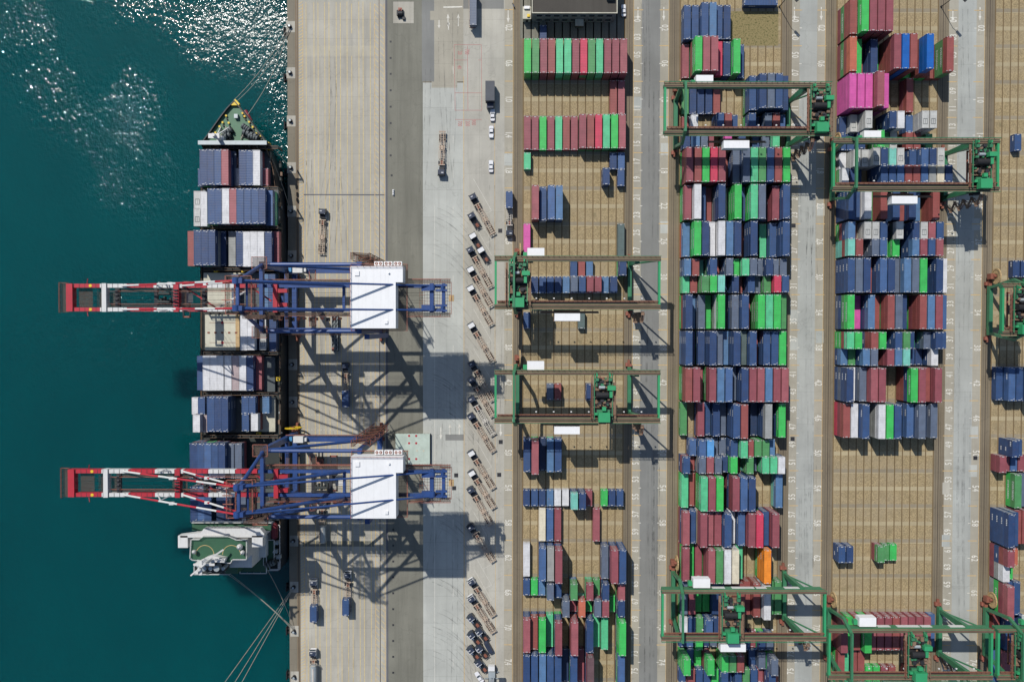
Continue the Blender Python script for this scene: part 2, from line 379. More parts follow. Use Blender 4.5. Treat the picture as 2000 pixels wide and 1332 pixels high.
# hatched strips beside the crane rails
def hatch(mb,px0,px1,step,up,v0=8,wd=.2):
    xa=Xp(px0,330); xb_=Xp(px1,330); y=P(600,v0).y; sl=(xb_-xa)*up
    while y>YBOT:
        mb.quad([(xa,y,.012),(xa,y-wd,.012),(xb_,y-wd+sl,.012),(xb_,y+sl,.012)]); y-=step
hatch(my,584.5,592,1.15,.6); hatch(my,732.5,739.5,2.2,-1.); hatch(my,743,750.5,2.2,-1.)
for px in (592.4,732,750.8):
    x=Xp(px,330); mo.quad([(x-.1,YBOT,.016),(x+.1,YBOT,.016),(x+.1,P(600,8).y,.016),(x-.1,P(600,8).y,.016)])
for v in (757,810,839,727): 
    for u in range(590,730,6): line(mw,u,v,u+2.2,v,.14)
for u0,v0,u1,v1 in [(592,380.5,752,380.5)]: line(mr.__class__() if 0 else mo,u0,v0,u1,v1,.0001)
gut=MB(); line(gut,592,380.5,752,381,.45,.014); struct(gut.build('drain_channel',G_GUT))
# truck park and road lines
for a in [(849,400,849,1400),]: line(mw,*a,.12)
for v in range(-20,1400,68): line(mw,885,v+150,885,v+165,.14)
line(mo,905.5,150,907,1400,.16); line(mo,966,170,968,1400,.12)
for v0 in [350,380,408,436,470,505,538,571,604,640,680,715,760,800,850,890,930,960,1000,1040,1080,1110,1150,1190,1230,1270]:
    line(mw,925,v0,960,v0+62,.09); line(mw,960,v0+62,944,v0+70,.09)
# red survey boxes
for u0,v0,u1,v1 in [(887,88,940,88),(887,118,913,118),(934,118,940,118),(887,88,889,216),(940,88,941,216),(888,182,941,182),(888,216,941,216),(889,234,941,234),(913,90,914,216)]: line(mr,u0,v0,u1,v1,.15)
def arrow(mb,u,v,L,dirv,wd=.32):
    c=P(u,v); s=dirv
    mb.quad([(c.x-wd/2,c.y-L/2*s,.02),(c.x+wd/2,c.y-L/2*s,.02),(c.x+wd/2,c.y+L*.15*s,.02),(c.x-wd/2,c.y+L*.15*s,.02)])
    mb.add([(c.x-wd*1.7,c.y+L*.15*s,.02),(c.x+wd*1.7,c.y+L*.15*s,.02),(c.x,c.y+L/2*s,.02)],[(0,1,2)])
for u,v,L,s in [(857.5,48,3,-1),(875,40,4.5,1),(895,40,4.5,1),(876,51,3,1),(861,846,4.5,-1),(879,838,4.,1),(897,838,4.,1),(978,840,4.5,-1),(992.5,32,5,-1),(1246,28,5,-1),(1296.5,28,5,-1),(1551.5,28,5,-1),(1604,28,5,-1),(1861,32,4.5,-1),(1914,28,5,-1)]:
    arrow(mw,u,v,L,s)
line(mw,866,15,903,14,.5)
# bay ticks along every lane edge
for pxa,pxb in [(985.5,1001.5),(1236.5,1254),(1286,1304.5),(1544,1561),(1591,1609),(1843.5,1862.5),(1894.5,1912)]:
    v_=500 if pxa<1500 else 700
    xa=Xp(pxa,v_); xb_=Xp(pxb,v_)
    for k in range(-2,19):
        y=YB(k); mo.quad([(xa,y-.13,.02),(xb_,y-.13,.02),(xb_,y+.13,.02),(xa,y+.13,.02)])
        y-=PITCH/2; xx=xb_ if pxa in (1236.5,1544,1843.5) else xa+(.9 if 0 else .9)
        mw.quad([(xx-.9,y-.12,.02),(xx,y-.12,.02),(xx,y+.12,.02),(xx-.9,y+.12,.02)])
for px,v in ((1001.7,500),(1236.3,400),(1304.8,400),(1609,430),(1912,980)):
    x=Xp(px,v); mo.quad([(x-.07,YBOT,.018),(x+.07,YBOT,.018),(x+.07,YT,.018),(x-.07,YT,.018)])
# painted bay numbers
_txt={}
def text_geo(s,size=1.,sx=1.,spacing=1.):
    key=(s,size,sx,spacing)
    if key in _txt: return _txt[key]
    cu=bpy.data.curves.new('txt','FONT'); cu.body=s; cu.size=size; cu.align_x='CENTER'; cu.align_y='CENTER'; cu.space_character=spacing
    cu.resolution_u=2; cu.offset=.012*size
    o=bpy.data.objects.new('txt',cu); COL.objects.link(o); dg=bpy.context.evaluated_depsgraph_get(); me=o.evaluated_get(dg).to_mesh()
    r=([(v.co.x*sx,v.co.y,0) for v in me.vertices],[tuple(p.vertices) for p in me.polygons])
    bpy.data.objects.remove(o); bpy.data.curves.remove(cu); _txt[key]=r; return r
mn=MB()
def number(s,x,y,rot,size=3.5):
    vs,fs=text_geo(s,size,.62,1.15); mn.add(vs,fs,0,Matrix.Translation((x,y,.022))@Matrix.Rotation(rot,4,'Z'))
for k in range(-1,19):
    for px,v in ((1244,400),(1551.5,430),(1852,980)):
        for j in (0,1):
            n_=4*k+1+2*j
            if n_>0: number('%02d'%n_,Xp(px,v),YB(k)-PITCH*(.25+.5*j),math.pi/2)
    for px,v in ((993,500),(1296.5,400),(1601,430),(1904.5,980)):
        n_=4*k+2
        if n_>0: number('%02d'%n_,Xp(px,v),YB(k)-PITCH*.5,-math.pi/2)
mt_=MB()
for s_,u,v in (('700',912,102),('20',898,104),('40',897,132),('900',925,240),('200',913,242),('700',898,242)):
    vs,fs=text_geo(s_,2.2,.6); p=P(u,v); mr.add(vs,fs,0,Matrix.Translation((p.x,p.y,.022))@Matrix.Rotation(-math.pi/2,4,'Z'))
struct(my.build('yellow_lines',M_LYEL)); struct(mo.build('ochre_lines',M_LYEL2)); struct(mw.build('white_lines',M_LWHT)); struct(mr.build('red_lines',M_LRED)); struct(mn.build('bay_numbers',M_LWHT))
# drain covers
md=MB()
for u,v in [(765,343),(763,82),(763,114),(763,145),(763,177),(763,209),(763,241),(763,272),(763,304)]+[(768,1003+31*i) for i in range(11)]+[(891,928),(887,953),(977,451),(978,863),(1550,441),(1548,857),(975,927),(994,540),(1905,894)]:
    p=P(u,v); q=.35 if u<800 else .75; md.box(p.x-q,p.y-q,.0,p.x+q,p.y+q,.024)
struct(md.build('drain_covers',M_DARK))

tm=MB(); trg=random.Random(5)
def skid(pts,wd=.32):
    for off in(-.95,.95):
        L=None
        for i in range(len(pts)):
            p=pts[i]; d=(pts[min(i+1,len(pts)-1)]-pts[max(i-1,0)]).normalized(); nn=Vector((-d.y,d.x,0)); a=p+nn*(off-wd/2); b=p+nn*(off+wd/2)
            if L: tm.quad([L[0],a,b,L[1]])
            L=(a,b)
z_=.026
for i in range(70):
    u=trg.choice([trg.uniform(600,725),trg.uniform(765,990),trg.uniform(1256,1284),trg.uniform(1564,1590),trg.uniform(1866,1892)]); v=trg.uniform(-20,1300); ln=trg.uniform(60,330); cu_=trg.uniform(-14,14)*(1 if u<1000 else .15)
    pts=[]
    for k in range(15):
        t=k/14; p=P(u+cu_*t*t*2.,v+ln*t); pts.append(Vector((p.x,p.y,z_)))
    skid(pts); z_+=.0004
for i in range(26):
    v=trg.uniform(340,1300); pts=[]
    for k in range(15):
        t=k/14; p=P(845+trg.uniform(-.2,.2)+75*t+10*i%20,v+18*t+46*t*t); pts.append(Vector((p.x,p.y,z_)))
    skid(pts,.26); z_+=.0004
nt=N('tyre_marks'); f=nt.noise(nt.coord('Position',(.3,.3,1)),1.,4,.6); nt.col((.05,.05,.05)); nt.b.inputs['Alpha'].default_value=.2; nt.l(nt.g(f,.4,.7,0,.26),nt.b.inputs['Alpha']); nt.fin(.9)
struct(tm.build('tyre_marks',nt.m))
# ------------------------------------------------------------------ containers
TH=2.75; CW=2.44; L40=12.19; L20=6.06
def cont_geo(mb,L,body,cast,let,letters=None,dashes=None,wide=False):
    h=TH-.03; a=CW/2; l=L/2
    mb.box(-a+.05,-l+.05,.1,a-.05,l-.05,h-.07,body)                       # corrugated shell
    for x in (-1,1):
        mb.box(x*a if x<0 else a-.14,-l+.16,h-.14,-a+.14 if x<0 else a,l-.16,h-.01,body)    # top side rails
        mb.box(x*a if x<0 else a-.14,-l+.16,.0,-a+.14 if x<0 else a,l-.16,.16,body)        # bottom side rails
        for y in (-1,1):
            y0=y*l if y<0 else l-.2; y1=y0+.2; x0=-a if x<0 else a-.2
            mb.box(x0,y0,.12,x0+.2,y1,h-.13,body)
            mb.box(x0-.005,y0-.005,h-.13,x0+.205,y1+.005,h+.02,cast); mb.box(x0-.005,y0-.005,0,x0+.205,y1+.005,.12,cast)
    for y in (-1,1):
        mb.box(-a+.2,(y*l if y<0 else l-.15),h-.16,a-.2,(y*l+.15 if y<0 else l),h-.005,body)
        yy=y*(l-.28); mb.box(-.42,yy-.1,h-.06,.42,yy+.1,h-.02,cast)       # pale header plate
    for x in (-.55,-.2,.2,.55):                                          # door lock bars on the north end
        mb.box(x-.04,l-.02,.25,x+.04,l+.05,h-.25,cast)
    mb.box(-.03,l-.05,.2,.03,l-.03,h-.2,let)
    for s in (-1,1):
        if letters:
            vs,fs=text_geo(letters,1.35 if L>8 else 1.0,.92,1.06)
            mb.add(vs,fs,let,Matrix.Translation((s*(a-.035),0,h*.52))@Matrix.Rotation(s*math.pi/2,4,'Z')@Matrix.Rotation(math.pi/2,4,'X'))
        elif dashes:
            for q in range(dashes):
                y=l*.28+q*.62; mb.box(s*(a-.05)-.015,y,h*.45,s*(a-.05)+.015,y+.4,h*.66,let)
    return mb
_cm={}
def cont_mesh(c,long):
    key=(c,long)
    if key in _cm: return _cm[key]
    L=L40 if long else L20; mb=MB()
    letters='EVERGREEN' if c in 'gGt' else None
    cont_geo(mb,L,0,1,2,letters,4 if c in ('b','B','i','d','l','s','O') and long else (3 if c in ('b','B','i','d','s') else None))
    if c=='e':   # refrigerated roofs carry a recessed machinery frame
        h=TH-.03; l=L/2
        for x0,x1,y0,y1 in((-.75,.75,-l*.55,-l*.5),(-.75,.75,l*.05,l*.1),(-.75,-.65,-l*.5,l*.05),(.65,.75,-l*.5,l*.05)): mb.box(x0,y0,h-.07,x1,y1,h,3)
        for y in range(5): mb.box(-.12,-l*.42+y*l*.09,h-.07,.12,-l*.4+y*l*.09,h-.01,3)
    if c in ('b','B','i') and long:
        h=TH-.03
        for s in(-1,1): mb.box(.55,s*(L/2-.62)-.07,h-.07,1.0,s*(L/2-.62)+.07,h-.035,1); mb.box(.9,s*(L/2-.62)-.07,h-.07,1.0,s*(L/2-.62)+.35,h-.035,1)
    o=mb.build('tmp',[CMAT[c],M_CAST,M_LETD if c in 'Owcye' else M_LET,M_HATCHD]); me=o.data; bpy.data.objects.remove(o)
    me.name='container_shell'; _cm[key]=me; return me
LOWKEYS=list(CMAT.keys()); LOWIX={k:i for i,k in enumerate(LOWKEYS)}
lowmb=MB(); nlow=[0]
def add_low(x,y,z,c,long):
    L=L40 if long else L20; mx=Matrix.Translation((x,y,z)); t=MB()
    n=len(LOWKEYS)
    h=TH-.03; a=CW/2; l=L/2
    t.box(-a+.03,-l+.03,.03,a-.03,l-.03,h-.02,LOWIX[c])
    for sx in(-1,1):
        for sy in(-1,1): t.box(sx*a-.1 if sx>0 else -a,sy*l-.1 if sy>0 else -l,0,sx*a if sx>0 else -a+.1,sy*l if sy>0 else -l+.1,h,LOWIX[c])
        t.box(sx*(a-.06)-.06,-l+.1,h-.12,sx*(a-.06)+.06,l-.1,h,LOWIX[c])
    for q in (-.55,-.2,.2,.55): t.box(q-.04,l-.02,.25,q+.04,l+.04,h-.25,n)
    if c in 'gGt':
        vs,fs=text_geo('EVERGREEN',1.35 if L>8 else 1.0,.92,1.06)
        for s in(-1,1): t.add(vs,fs,n+1,Matrix.Translation((s*(a-.02),0,h*.52))@Matrix.Rotation(s*math.pi/2,4,'Z')@Matrix.Rotation(math.pi/2,4,'X'))
    elif c in ('b','B','i','d','l','s','O'):
        for s in(-1,1):
            for q in range(4 if long else 3):
                y0=l*.28+q*.62 if long else -l*.4+q*.5; t.box(s*(a-.03)-.015,y0,h*.45,s*(a-.03)+.015,y0+.35,h*.66,n+1)
    lowmb.add(t.v,[],0,mx); o=len(lowmb.v)-len(t.v)
    for f,m in zip(t.f,t.m): lowmb.f.append(tuple(i+o for i in f)); lowmb.m.append(m)
    nlow[0]+=1
CN={'containers':[]}
def put_container(x,y,z,c,long,label,group=None,rz=0.):
    o=bpy.data.objects.new('long_container' if long else 'short_container',cont_mesh(c,long)); COL.objects.link(o)
    o.location=(x,y,z); o.rotation_euler.z=rz
    tag(o,label,'long container' if long else 'short container',group or ('forty foot containers stacked in the yard' if long else 'twenty foot containers stacked in the yard'))
    return o
rng=random.Random(11)
POOL=['b']*4+['B']*2+['i']*2+['d','d','l','s','s','g','g','g','G','G','t']+['r']*5+['R']*3+['y','w']
def stack(x,y,tok,long,label,base=0.,group=None):
    """tok: 'NC' (N tiers, top colour C) or letters bottom to top"""
    if tok[0].isdigit(): low=[rng.choice(POOL) for _ in range(int(tok[0])-1)]; top=tok[1]
    else: low=list(tok[:-1]); top=tok[-1]
    for t,c in enumerate(low): add_low(x,y,base+t*TH,c,long)
    j=rng.uniform(-.06,.06)
    if top=='b': top=rng.choice(['b','b','b','B','B','i'])
    if top=='r': top=rng.choice(['r','r','f'])
    return put_container(x+rng.uniform(-.05,.05),y+j,base+len(low)*TH+.0,top,long,label,group)
BNAME=['yard block nearest quay','second yard block from quay','third yard block from quay','far right yard block']
YARD=[ # block, bay pair, half (F forty foot, A north twenty, B south twenty), thirteen slots
(0,0,'B','. . 1b'),
(0,1,'F','Ggg GGG rrr RRR Gtt GGt RRr RGk GGG Gtt RRr rrr rrr'),
(0,2,'F','. . . . . . . . . . . 1R 1r'),
(0,3,'F','1r 1r 1g 1r 1t 1R 1r Gr GR Gk Gt gg rr'),
(0,4,'A','1t . . . . . . . . . . 1b 1b'),(0,4,'B','. . . . . . . . . . bb . 1b'),
(0,5,'F','. rrr 2b dbb bbl'),
(0,6,'F','1p . . . . . . . . . . . 1q'),
(0,7,'A','. . . . . . 1b 1R 1l . . . 3b'),(0,7,'B','. 1b 1b 1b 1b 1l 2s 2b rr 2r 1l 2b'),
(0,8,'B','1b . . . . . . 1q'),
(0,10,'B','. . . 1s 1R . . . 2b'),
(0,12,'F','2b gbrr 1d 2l 2b'),
(0,13,'B','1b 1b 1b 1l 1w 1w bba bbb 1r . 1g 1b 1b'),
(0,14,'F','. . 1c 1b 1r . . . . 1r'),
(0,15,'F','1w . bbb bby rbrr . . . . . 2s bbrr bbbb'),
(0,16,'A','1b 1g 1l 3s 2b . lGG . tGr 1G rbb . gRr'),
(0,16,'B','. . . . . bss 1r aro 1g brs bRr 1g ssb'),
(0,17,'F','bbr 2R bRg 1t gbbr . bRrr . rbb 1t 2t . sggg'),
(0,18,'F','rrb rbb RRl bbb bbb 1d gbb 1r bbrm . . . bgb'),
(1,0,'F','2b 2b bbb bbl 2b 2b'),
(1,1,'F','1r GRGg RrRr rGRr 2k bb GGg 1b'),
(1,2,'F','1G 1b 1b 1b 1R . . . Gbb bbbb bbbs bbbb bbb'),
(1,3,'A','1R bw . . bbb rbR bb . gbb 1b bbs rbR bb'),
(1,3,'B','sb bbl bbs rr . ttp . bb . b bs bbt'),
(1,4,'F','grRr rrrR rrrg rrrk RRrr 1R bbs gbbs bggt bggG bbbb grrR gggg'),
(1,5,'F','gGr wwww bb 1R ysbb 1y Gggg bb bggt bbbs 1d srr bbbb'),
(1,6,'F','ol gGgg bbbb www wwww bbbl bbbb 1R Rbbb . 1t bb bbbb'),
(1,7,'A','sbl rrR 1a sGbb 1R dbbs ggg gggt bbbs bbs bbbb sbs bbs'),
(1,7,'B','gt rR gGGG gggg ggga 1b bbb 1R bbb bs GGG rrrk bbbb'),
(1,8,'F','gRbb 1l bs 1g Gywg 1d ybs gbbb 1R gGGg gggt gggg ggG'),
(1,9,'F','lbbb 1b gb bbbb bls bl gbbb bbq bbbb 1R bbb bbb ggg'),
(1,10,'F','gGRR rrrr 1r gGrr bbbl bbbb bs rbbb rrrr rrrr bbbl rrrr rrrr'),
(1,11,'F','1G . br 1b lb 1s dbbb brRR 1b 1d bbby 1d bbg'),
(1,12,'A','. bb rbb bbh 1s 1s bbb ggGt grR gGG ggG bl'),
(1,12,'B','brb 1R sys rrr bbs bb ggg . aGG 1s gtt ttt bbw'),
(1,13,'F','gt 1R RgGt rrrr gggg . rbrr rbbb bbbb . . . al'),
(1,14,'F','rbr bb wcRr rrr rRr bbbb ww Gbb rrrr rgkk bbb rrrr'),
(1,15,'F','rgr 1g 1r grrr ggGG wwww wwwc 2t . . gOOO 1b'),
(1,16,'F','gs rr 1g 1g bb 1b . RRR RR RRR ywyw GG GG'),
(1,17,'A','gw 2b gG bbb bb'),(1,17,'B','1b 1b bg 1b 1s . . sb bb 1r gb bs'),
(1,18,'A','gggg 1b 1g rrgg . ggg ggG rrR . 1b bs bgss'),
(1,18,'B','1b rR bb bb gg bbb 1b bb tG bb 1r rbb 1o'),
(2,0,'F','rGRR GrRGg rrrRr RRrRr rRrrr'),
(2,1,'F','rGRo Rgg 1R bbb 1g rRRRr uuuuu rRrRR 1g gRRuu gR 1R RGGR'),
(2,2,'F','pppp ppRp pppp rrRrr pprp . . . rR'),
(2,3,'A','1b ee wwee 1d . bbbb bwww . bb eeee wewe'),
(2,3,'B','1b 1b bb . gGg GG ge . rR RR . 1G'),
(2,4,'A','1w eee eee wewe bbbb baaa eeee . bbb bbbb bbbb eeee'),
(2,4,'B','gw bb 1b . bbbb bbbb bbbb RRRR RrRR bbbb Gesy eecc bbbb'),
(2,5,'F','bbbb bbb cwww gG rRRR . bbb rR bbb bl . RRR'),
(2,6,'A','grbl rR ecee eeee bbbb 1d qsqe 1d bbbb eeee rrrr bbbb e'),
(2,6,'B','aaRa rRrR 1w bsss bbbb GG ggg 1d bbbl rrrr bbbb rrRr'),
(2,7,'F','bbbb bsss bbbb 2R bbbb bbbb bbs bbsl bbss gggg . bbbb bww'),
(2,8,'F','sbGg 1l 1p bbl rR rGRR bbbs bbb . grRR rbll rRrr bbb'),
(2,9,'A','ggRt gggg 1w bbRR gggg . bbbb GGGG bbb 1g bbs bbbb bbb'),
(2,9,'B','bl GG bbbl bbbs . bRrr bbll aaaa . 1b 1b bbw'),
(2,10,'F','bsbb bw bbs rrrr rrrr . . . RRbg rRrr rrR RRrr'),
(2,11,'F','krR wcw sbbb . wyyw gGGg bbbb . bbb sbbs bb bbs 1R'),
(2,15,'A','bb bb . . . rG 1G 1g'),
(2,17,'F','rRr Gg rR gGg Rr rr rr rR rr rr rr rr 1b'),
(2,18,'F','gR 1t 1R 1R'),(2,18,'B','. . . . 1g 1g 1r 1R . rR'),
(3,3,'B','. . 1b'),(3,7,'A','. . 1b 1b'),(3,10,'F','1b bb bb bbb'),
(3,12,'A','. bbb bb'),(3,12,'B','rr 1r 1b 1r'),(3,13,'F','. . gG 1s 1b'),(3,14,'F','bbbb 3b rR rR'),(3,15,'A','rbRr sRo 1b'),(3,15,'B','ryw gg'),
(3,16,'F','ygrr bb rb'),(3,17,'F','1R bb 1b bb'),(3,18,'F','1b rr 1b'),
(2,12,'A','')]
for b,k,half,toks in YARD:
    tk=toks.split(); y0=YB(k)
    if half=='F': yc=y0-PITCH/2; long=True; lane='%02d'%(4*k+2)
    elif half=='A': yc=y0-.55-L20/2; long=False; lane='%02d'%(4*k+1)
    else: yc=y0-PITCH+.35+L20/2; long=False; lane='%02d'%(4*k+3)
    pres=[i for i,t in enumerate(tk) if t!='.']
    for r_,i in enumerate(pres):
        t=tk[i]; t=t if len(t)>1 or t=='.' else '1'+t
        c=t[1] if t[0].isdigit() else t[-1]
        nm=CC[c][1]
        lab='%s %s container, %s from left, bay %s, %s'%(nm,'long' if long else 'short',ORD[r_],lane,BNAME[b])
        stack(BX[b]+i*SLOT+CW/2,yc,t,long,lab)
# ------------------------------------------------------------------ container ship
SH=9.5   # hatch cover level
ship=empty('container_ship',P(470,660,-3),0,'dark hulled container ship moored along the quay under the two blue cranes','ship')
SO=Vector(ship.location)
def sp(u,v,h): p=P(u,v,h); return (p.x-SO.x,p.y-SO.y)
def sz(h): return h-SO.z
def sbox(mb,u0,v0,u1,v1,h0,h1,mat=0):
    """box whose top outline is seen between the two photo corners"""
    a=sp(u0,v0,h1); b=sp(u1,v1,h1); mb.box(a[0],b[1],sz(h0),b[0],a[1],sz(h1),mat); return mb
DK=8.0
right=[(470,212),(484,230),(499,249),(513,268),(526,293),(536,330),(543,380),(547,440),(549,500),(550,640),(550,900),(550,1000),(549,1100),(546,1113)]
left=[(449,212),(437,229),(424,247),(411,266),(401,289),(396,318),(393.5,360),(393,420),(393,500),(393,640),(393,900),(393,1020),(393,1100),(397,1113)]
deckpts=[sp(u,v,DK) for u,v in right]; deckL=[sp(u,v,DK) for u,v in left]
bow=sp(459.5,196,12.5)
outline=deckpts+deckL[::-1]
hull=MB(); n=len(deckpts)
# hull skin: deck edge down to a finer waterline and bottom
cx=(deckpts[9][0]+deckL[9][0])/2
def sect(z,f,fb):
    pts=[]
    for i,(x,y) in enumerate([bow]+deckpts):
        k=f+(fb-f)*max(0,1-i/6.); pts.append((cx+(x-cx)*k,y-(1-k)*10*(i<5),z))
    ptl=[]
    for i,(x,y) in enumerate(deckL):
        k=f+(fb-f)*max(0,1-(i+1)/6.); ptl.append((cx+(x-cx)*k,y-(1-k)*10*(i<4),z))
    return pts+ptl[::-1]
s0=sect(sz(DK+.9),1.,1.); s1=sect(sz(2),1.,.72); s2=sect(sz(-3.0),.98,.5); s3=sect(sz(-8),.85,.4)
m=len(s0)
for ra,rb in((s0,s1),(s1,s2),(s2,s3)):
    hull.add(ra+rb,[(i,(i+1)%m,m+(i+1)%m,m+i) for i in range(m)],0)
hull.build('hull',[M_HULL],ship)
# boot topping and bulb seen at the waterline beside the bow
bl=MB(); a=sp(481,222,-2.6); bl.tube((a[0]-.6,a[1]+1,sz(-3.2)),(a[0]+1.6,a[1]-2.8,sz(-2.9)),.9,10,0,.7); bl.build('bow_bulb',[M_DRED],ship)
dk=MB(); dk.add([(x,y,sz(DK)) for x,y in outline],[tuple(range(len(outline)))],0)
dk.build('main_deck',[M_SHIPD],ship)
# forecastle
fc=MB(); fpts=[sp(u,v,11.5) for u,v in [(459.5,199),(472,214),(485,231),(498,248),(511,265),(523,281),(396,281),(408,265),(420,248),(432,231),(445,214)]]
fc.prism(fpts,sz(DK+.01),sz(11.5),0); 
fc.build('forecastle_deck',[M_DECKG],ship)
bw=MB()
for i in range(len(fpts)):
    p=fpts[i]; q=fpts[(i+1)%len(fpts)]
    if i==5: continue
    bw.beam((p[0],p[1],sz(12.1)),(q[0],q[1],sz(12.1)),.35,1.3,0)
bw.build('bulwark',[M_HULL],ship)
yb=MB(); ya=[sp(u,v,12.6) for u,v in [(459.5,194),(468,203),(466,206),(452,206),(451,203)]]; yb.prism(ya,sz(11.6),sz(12.6)); yb.build('bow_platform',[M_YELLOW],ship)
# bollards and mooring winches on the forecastle
for u,v in [(441,226),(434,239),(428,247),(420,259),(473,221),(477,227),(486,238),(493,248),(500,261),(509,265),(446,240)]:
    a=sp(u,v,12.4); mb=MB(); mb.tube((a[0],a[1],sz(11.5)),(a[0],a[1],sz(12.2)),.38,8,0); mb.tube((a[0]+.2,a[1]-1.1,sz(11.5)),(a[0]+.2,a[1]-1.1,sz(12.0)),.3,8,1); mb.build('deck_bollard',[M_YELLOW,M_DARK],ship)
def winch(u,v,s,ang):
    a=sp(u,v,13); mb=MB(); M=Matrix.Translation((a[0],a[1],sz(11.5)))@Matrix.Rotation(ang,4,'Z')
    t=MB(); t.box(-2.2*s,-1.2*s,0,2.2*s,1.2*s,.5,0)
    for k in range(4): t.tube((-1.8*s+k*1.0*s,0,1.3),(-1.15*s+k*1.0*s,0,1.3),1.0,12,1); t.tube((-1.15*s+k*1.0*s,0,1.3),(-.8*s+k*1.0*s,0,1.3),.5,10,0)
    mb.add(t.v,[],0,M); mb.f=t.f; mb.m=t.m; return mb.build('mooring_winch',[M_SHIPD,M_HATCHD],ship)
winch(487,262,1.35,-.35); winch(480,250,.8,-.6); winch(444,258,.9,.6); winch(439,268,1.1,.5); winch(494,268,.9,-.3)
for pts in ([(425,272),(433,262),(441,250)],[(470,272),(478,258),(483,246)],[(449,272),(446,258),(440,247)]):
    mb=MB()
    for p,q in zip(pts[:-1],pts[1:]):
        a=sp(*p,12.2); b=sp(*q,12.2); mb.tube((a[0],a[1],sz(12)),(b[0],b[1],sz(12)),.22,6)
    mb.build('mooring_line_on_deck',[M_ROPE],ship)
mb=MB(); sbox(mb,457,223,464,231,11.5,12.8); mb.build('deck_locker',[M_SILVER],ship)
# foremast lying towards the viewer and breakwater across the deck
a=sp(437,277,12); mb=MB(); mb.tube((a[0]-.0,a[1],sz(11.5)),(a[0],a[1],sz(22)),.9,10,0,.6); mb.box(a[0]-2.2,a[1]-.8,sz(20),a[0]+1.6,a[1]+.8,sz(20.5),0); mb.box(a[0]-1.2,a[1]-1.2,sz(13),a[0]+1.2,a[1]+1.2,sz(15.5),0)
mb.beam((a[0],a[1]+1,sz(18)),(a[0]-1,a[1]+5,sz(12)),.3,.3,0); mb.beam((a[0],a[1]+1,sz(18)),(a[0]+2,a[1]+5,sz(12)),.3,.3,0)
mb.build('foremast',[M_CWHITE],ship)
mb=MB(); p=sp(387,278,15.5); q=sp(521,276,15.5)
mb.box(p[0],p[1]-.5,sz(10),q[0],p[1]+.25,sz(15.5),0); mb.box(p[0],p[1]-.9,sz(15.2),q[0],p[1]+.5,sz(15.7),1)
for k in range(9): 
    x=p[0]+1+k*(q[0]-p[0]-2)/8; mb.beam((x,p[1]-.5,sz(15.2)),(x,p[1]-4.,sz(9.2)),.3,.8,0)
mb.build('breakwater',[M_SHIPD,M_SILVER],ship)
for u,v in [(405,284),(519,284)]: mb=MB(); a=sp(u,v,11); mb.box(a[0]-1,a[1]-1.2,sz(8),a[0]+1,a[1]+1.2,sz(10.5),0); mb.build('yellow_locker',[M_YELLOW],ship)
# hatch covers
def hatchc(u0,v0,u1,v1,mat,h1=SH,extra=None):
    mb=MB(); sbox(mb,u0,v0,u1,v1,DK+.01,h1,0)
    a=sp(u0,v0,h1); b=sp(u1,v1,h1)
    if extra:
        for k in range(5):
            x=a[0]+(b[0]-a[0])*(k+.5)/5; y=(a[1]+b[1])/2; mb.box(x-.4,y-.3,sz(h1),x+.4,y+.3,sz(h1)+.12,1)
        for f in(.22,.78):
            y=a[1]+(b[1]-a[1])*f; mb.box(a[0]+1.5,y-.06,sz(h1),b[0]-1.5,y+.06,sz(h1)+.05,1); mb.tube(((a[0]+b[0])/2,y,sz(h1)),((a[0]+b[0])/2,y,sz(h1)+.12),.5,10,2)
        mb.box(b[0]-1.4,b[1],sz(h1),b[0]-.02,a[1],sz(h1)+.04,3)
    return mb.build('hatch_cover',[mat,M_RUST,M_RED,M_WOODREEL],ship)
hatchc(402,296,528,366,M_HATCHD); hatchc(396,371,544,438,M_HATCHD); hatchc(394.5,452,546,521,M_HATCHD)
hatchc(397.5,533,470,602,M_HATCH); hatchc(471,533,545,602,M_HATCHD); hatchc(400.5,615,468,684.5,M_HATCH,SH,1); hatchc(469,615,545,684.5,M_HATCHD)
hatchc(396,697,513,765,M_HATCHD); hatchc(515,697,537,765,M_HATCHD); hatchc(396,776,502,844,M_HATCHD); hatchc(504,776,537.5,843,M_HATCH)
hatchc(396,866,470,935,M_HATCHD); hatchc(396,945,545,1016,M_HATCHD)
# lashing bridges between the bays
for v in (288,367.5,444,526,608,690,769,852,939):
    mb=MB(); a=sp(398,v,13); b=sp(543,v,13)
    mb.box(a[0],a[1]-.45,sz(12.3),b[0],a[1]+.45,sz(12.45),0)
    for k in range(9):
        x=a[0]+(b[0]-a[0])*k/8
        mb.box(x-.12,a[1]-.4,sz(DK),x+.12,a[1]+.4,sz(13.3),0)
    mb.rail([(a[0],a[1]+.45,sz(12.4)),(b[0],a[1]+.45,sz(12.4))],1.0,1); mb.rail([(a[0],a[1]-.45,sz(12.4)),(b[0],a[1]-.45,sz(12.4))],1.0,1)
    mb.build('lashing_bridge',[M_SHIPD,M_GRATE],ship)
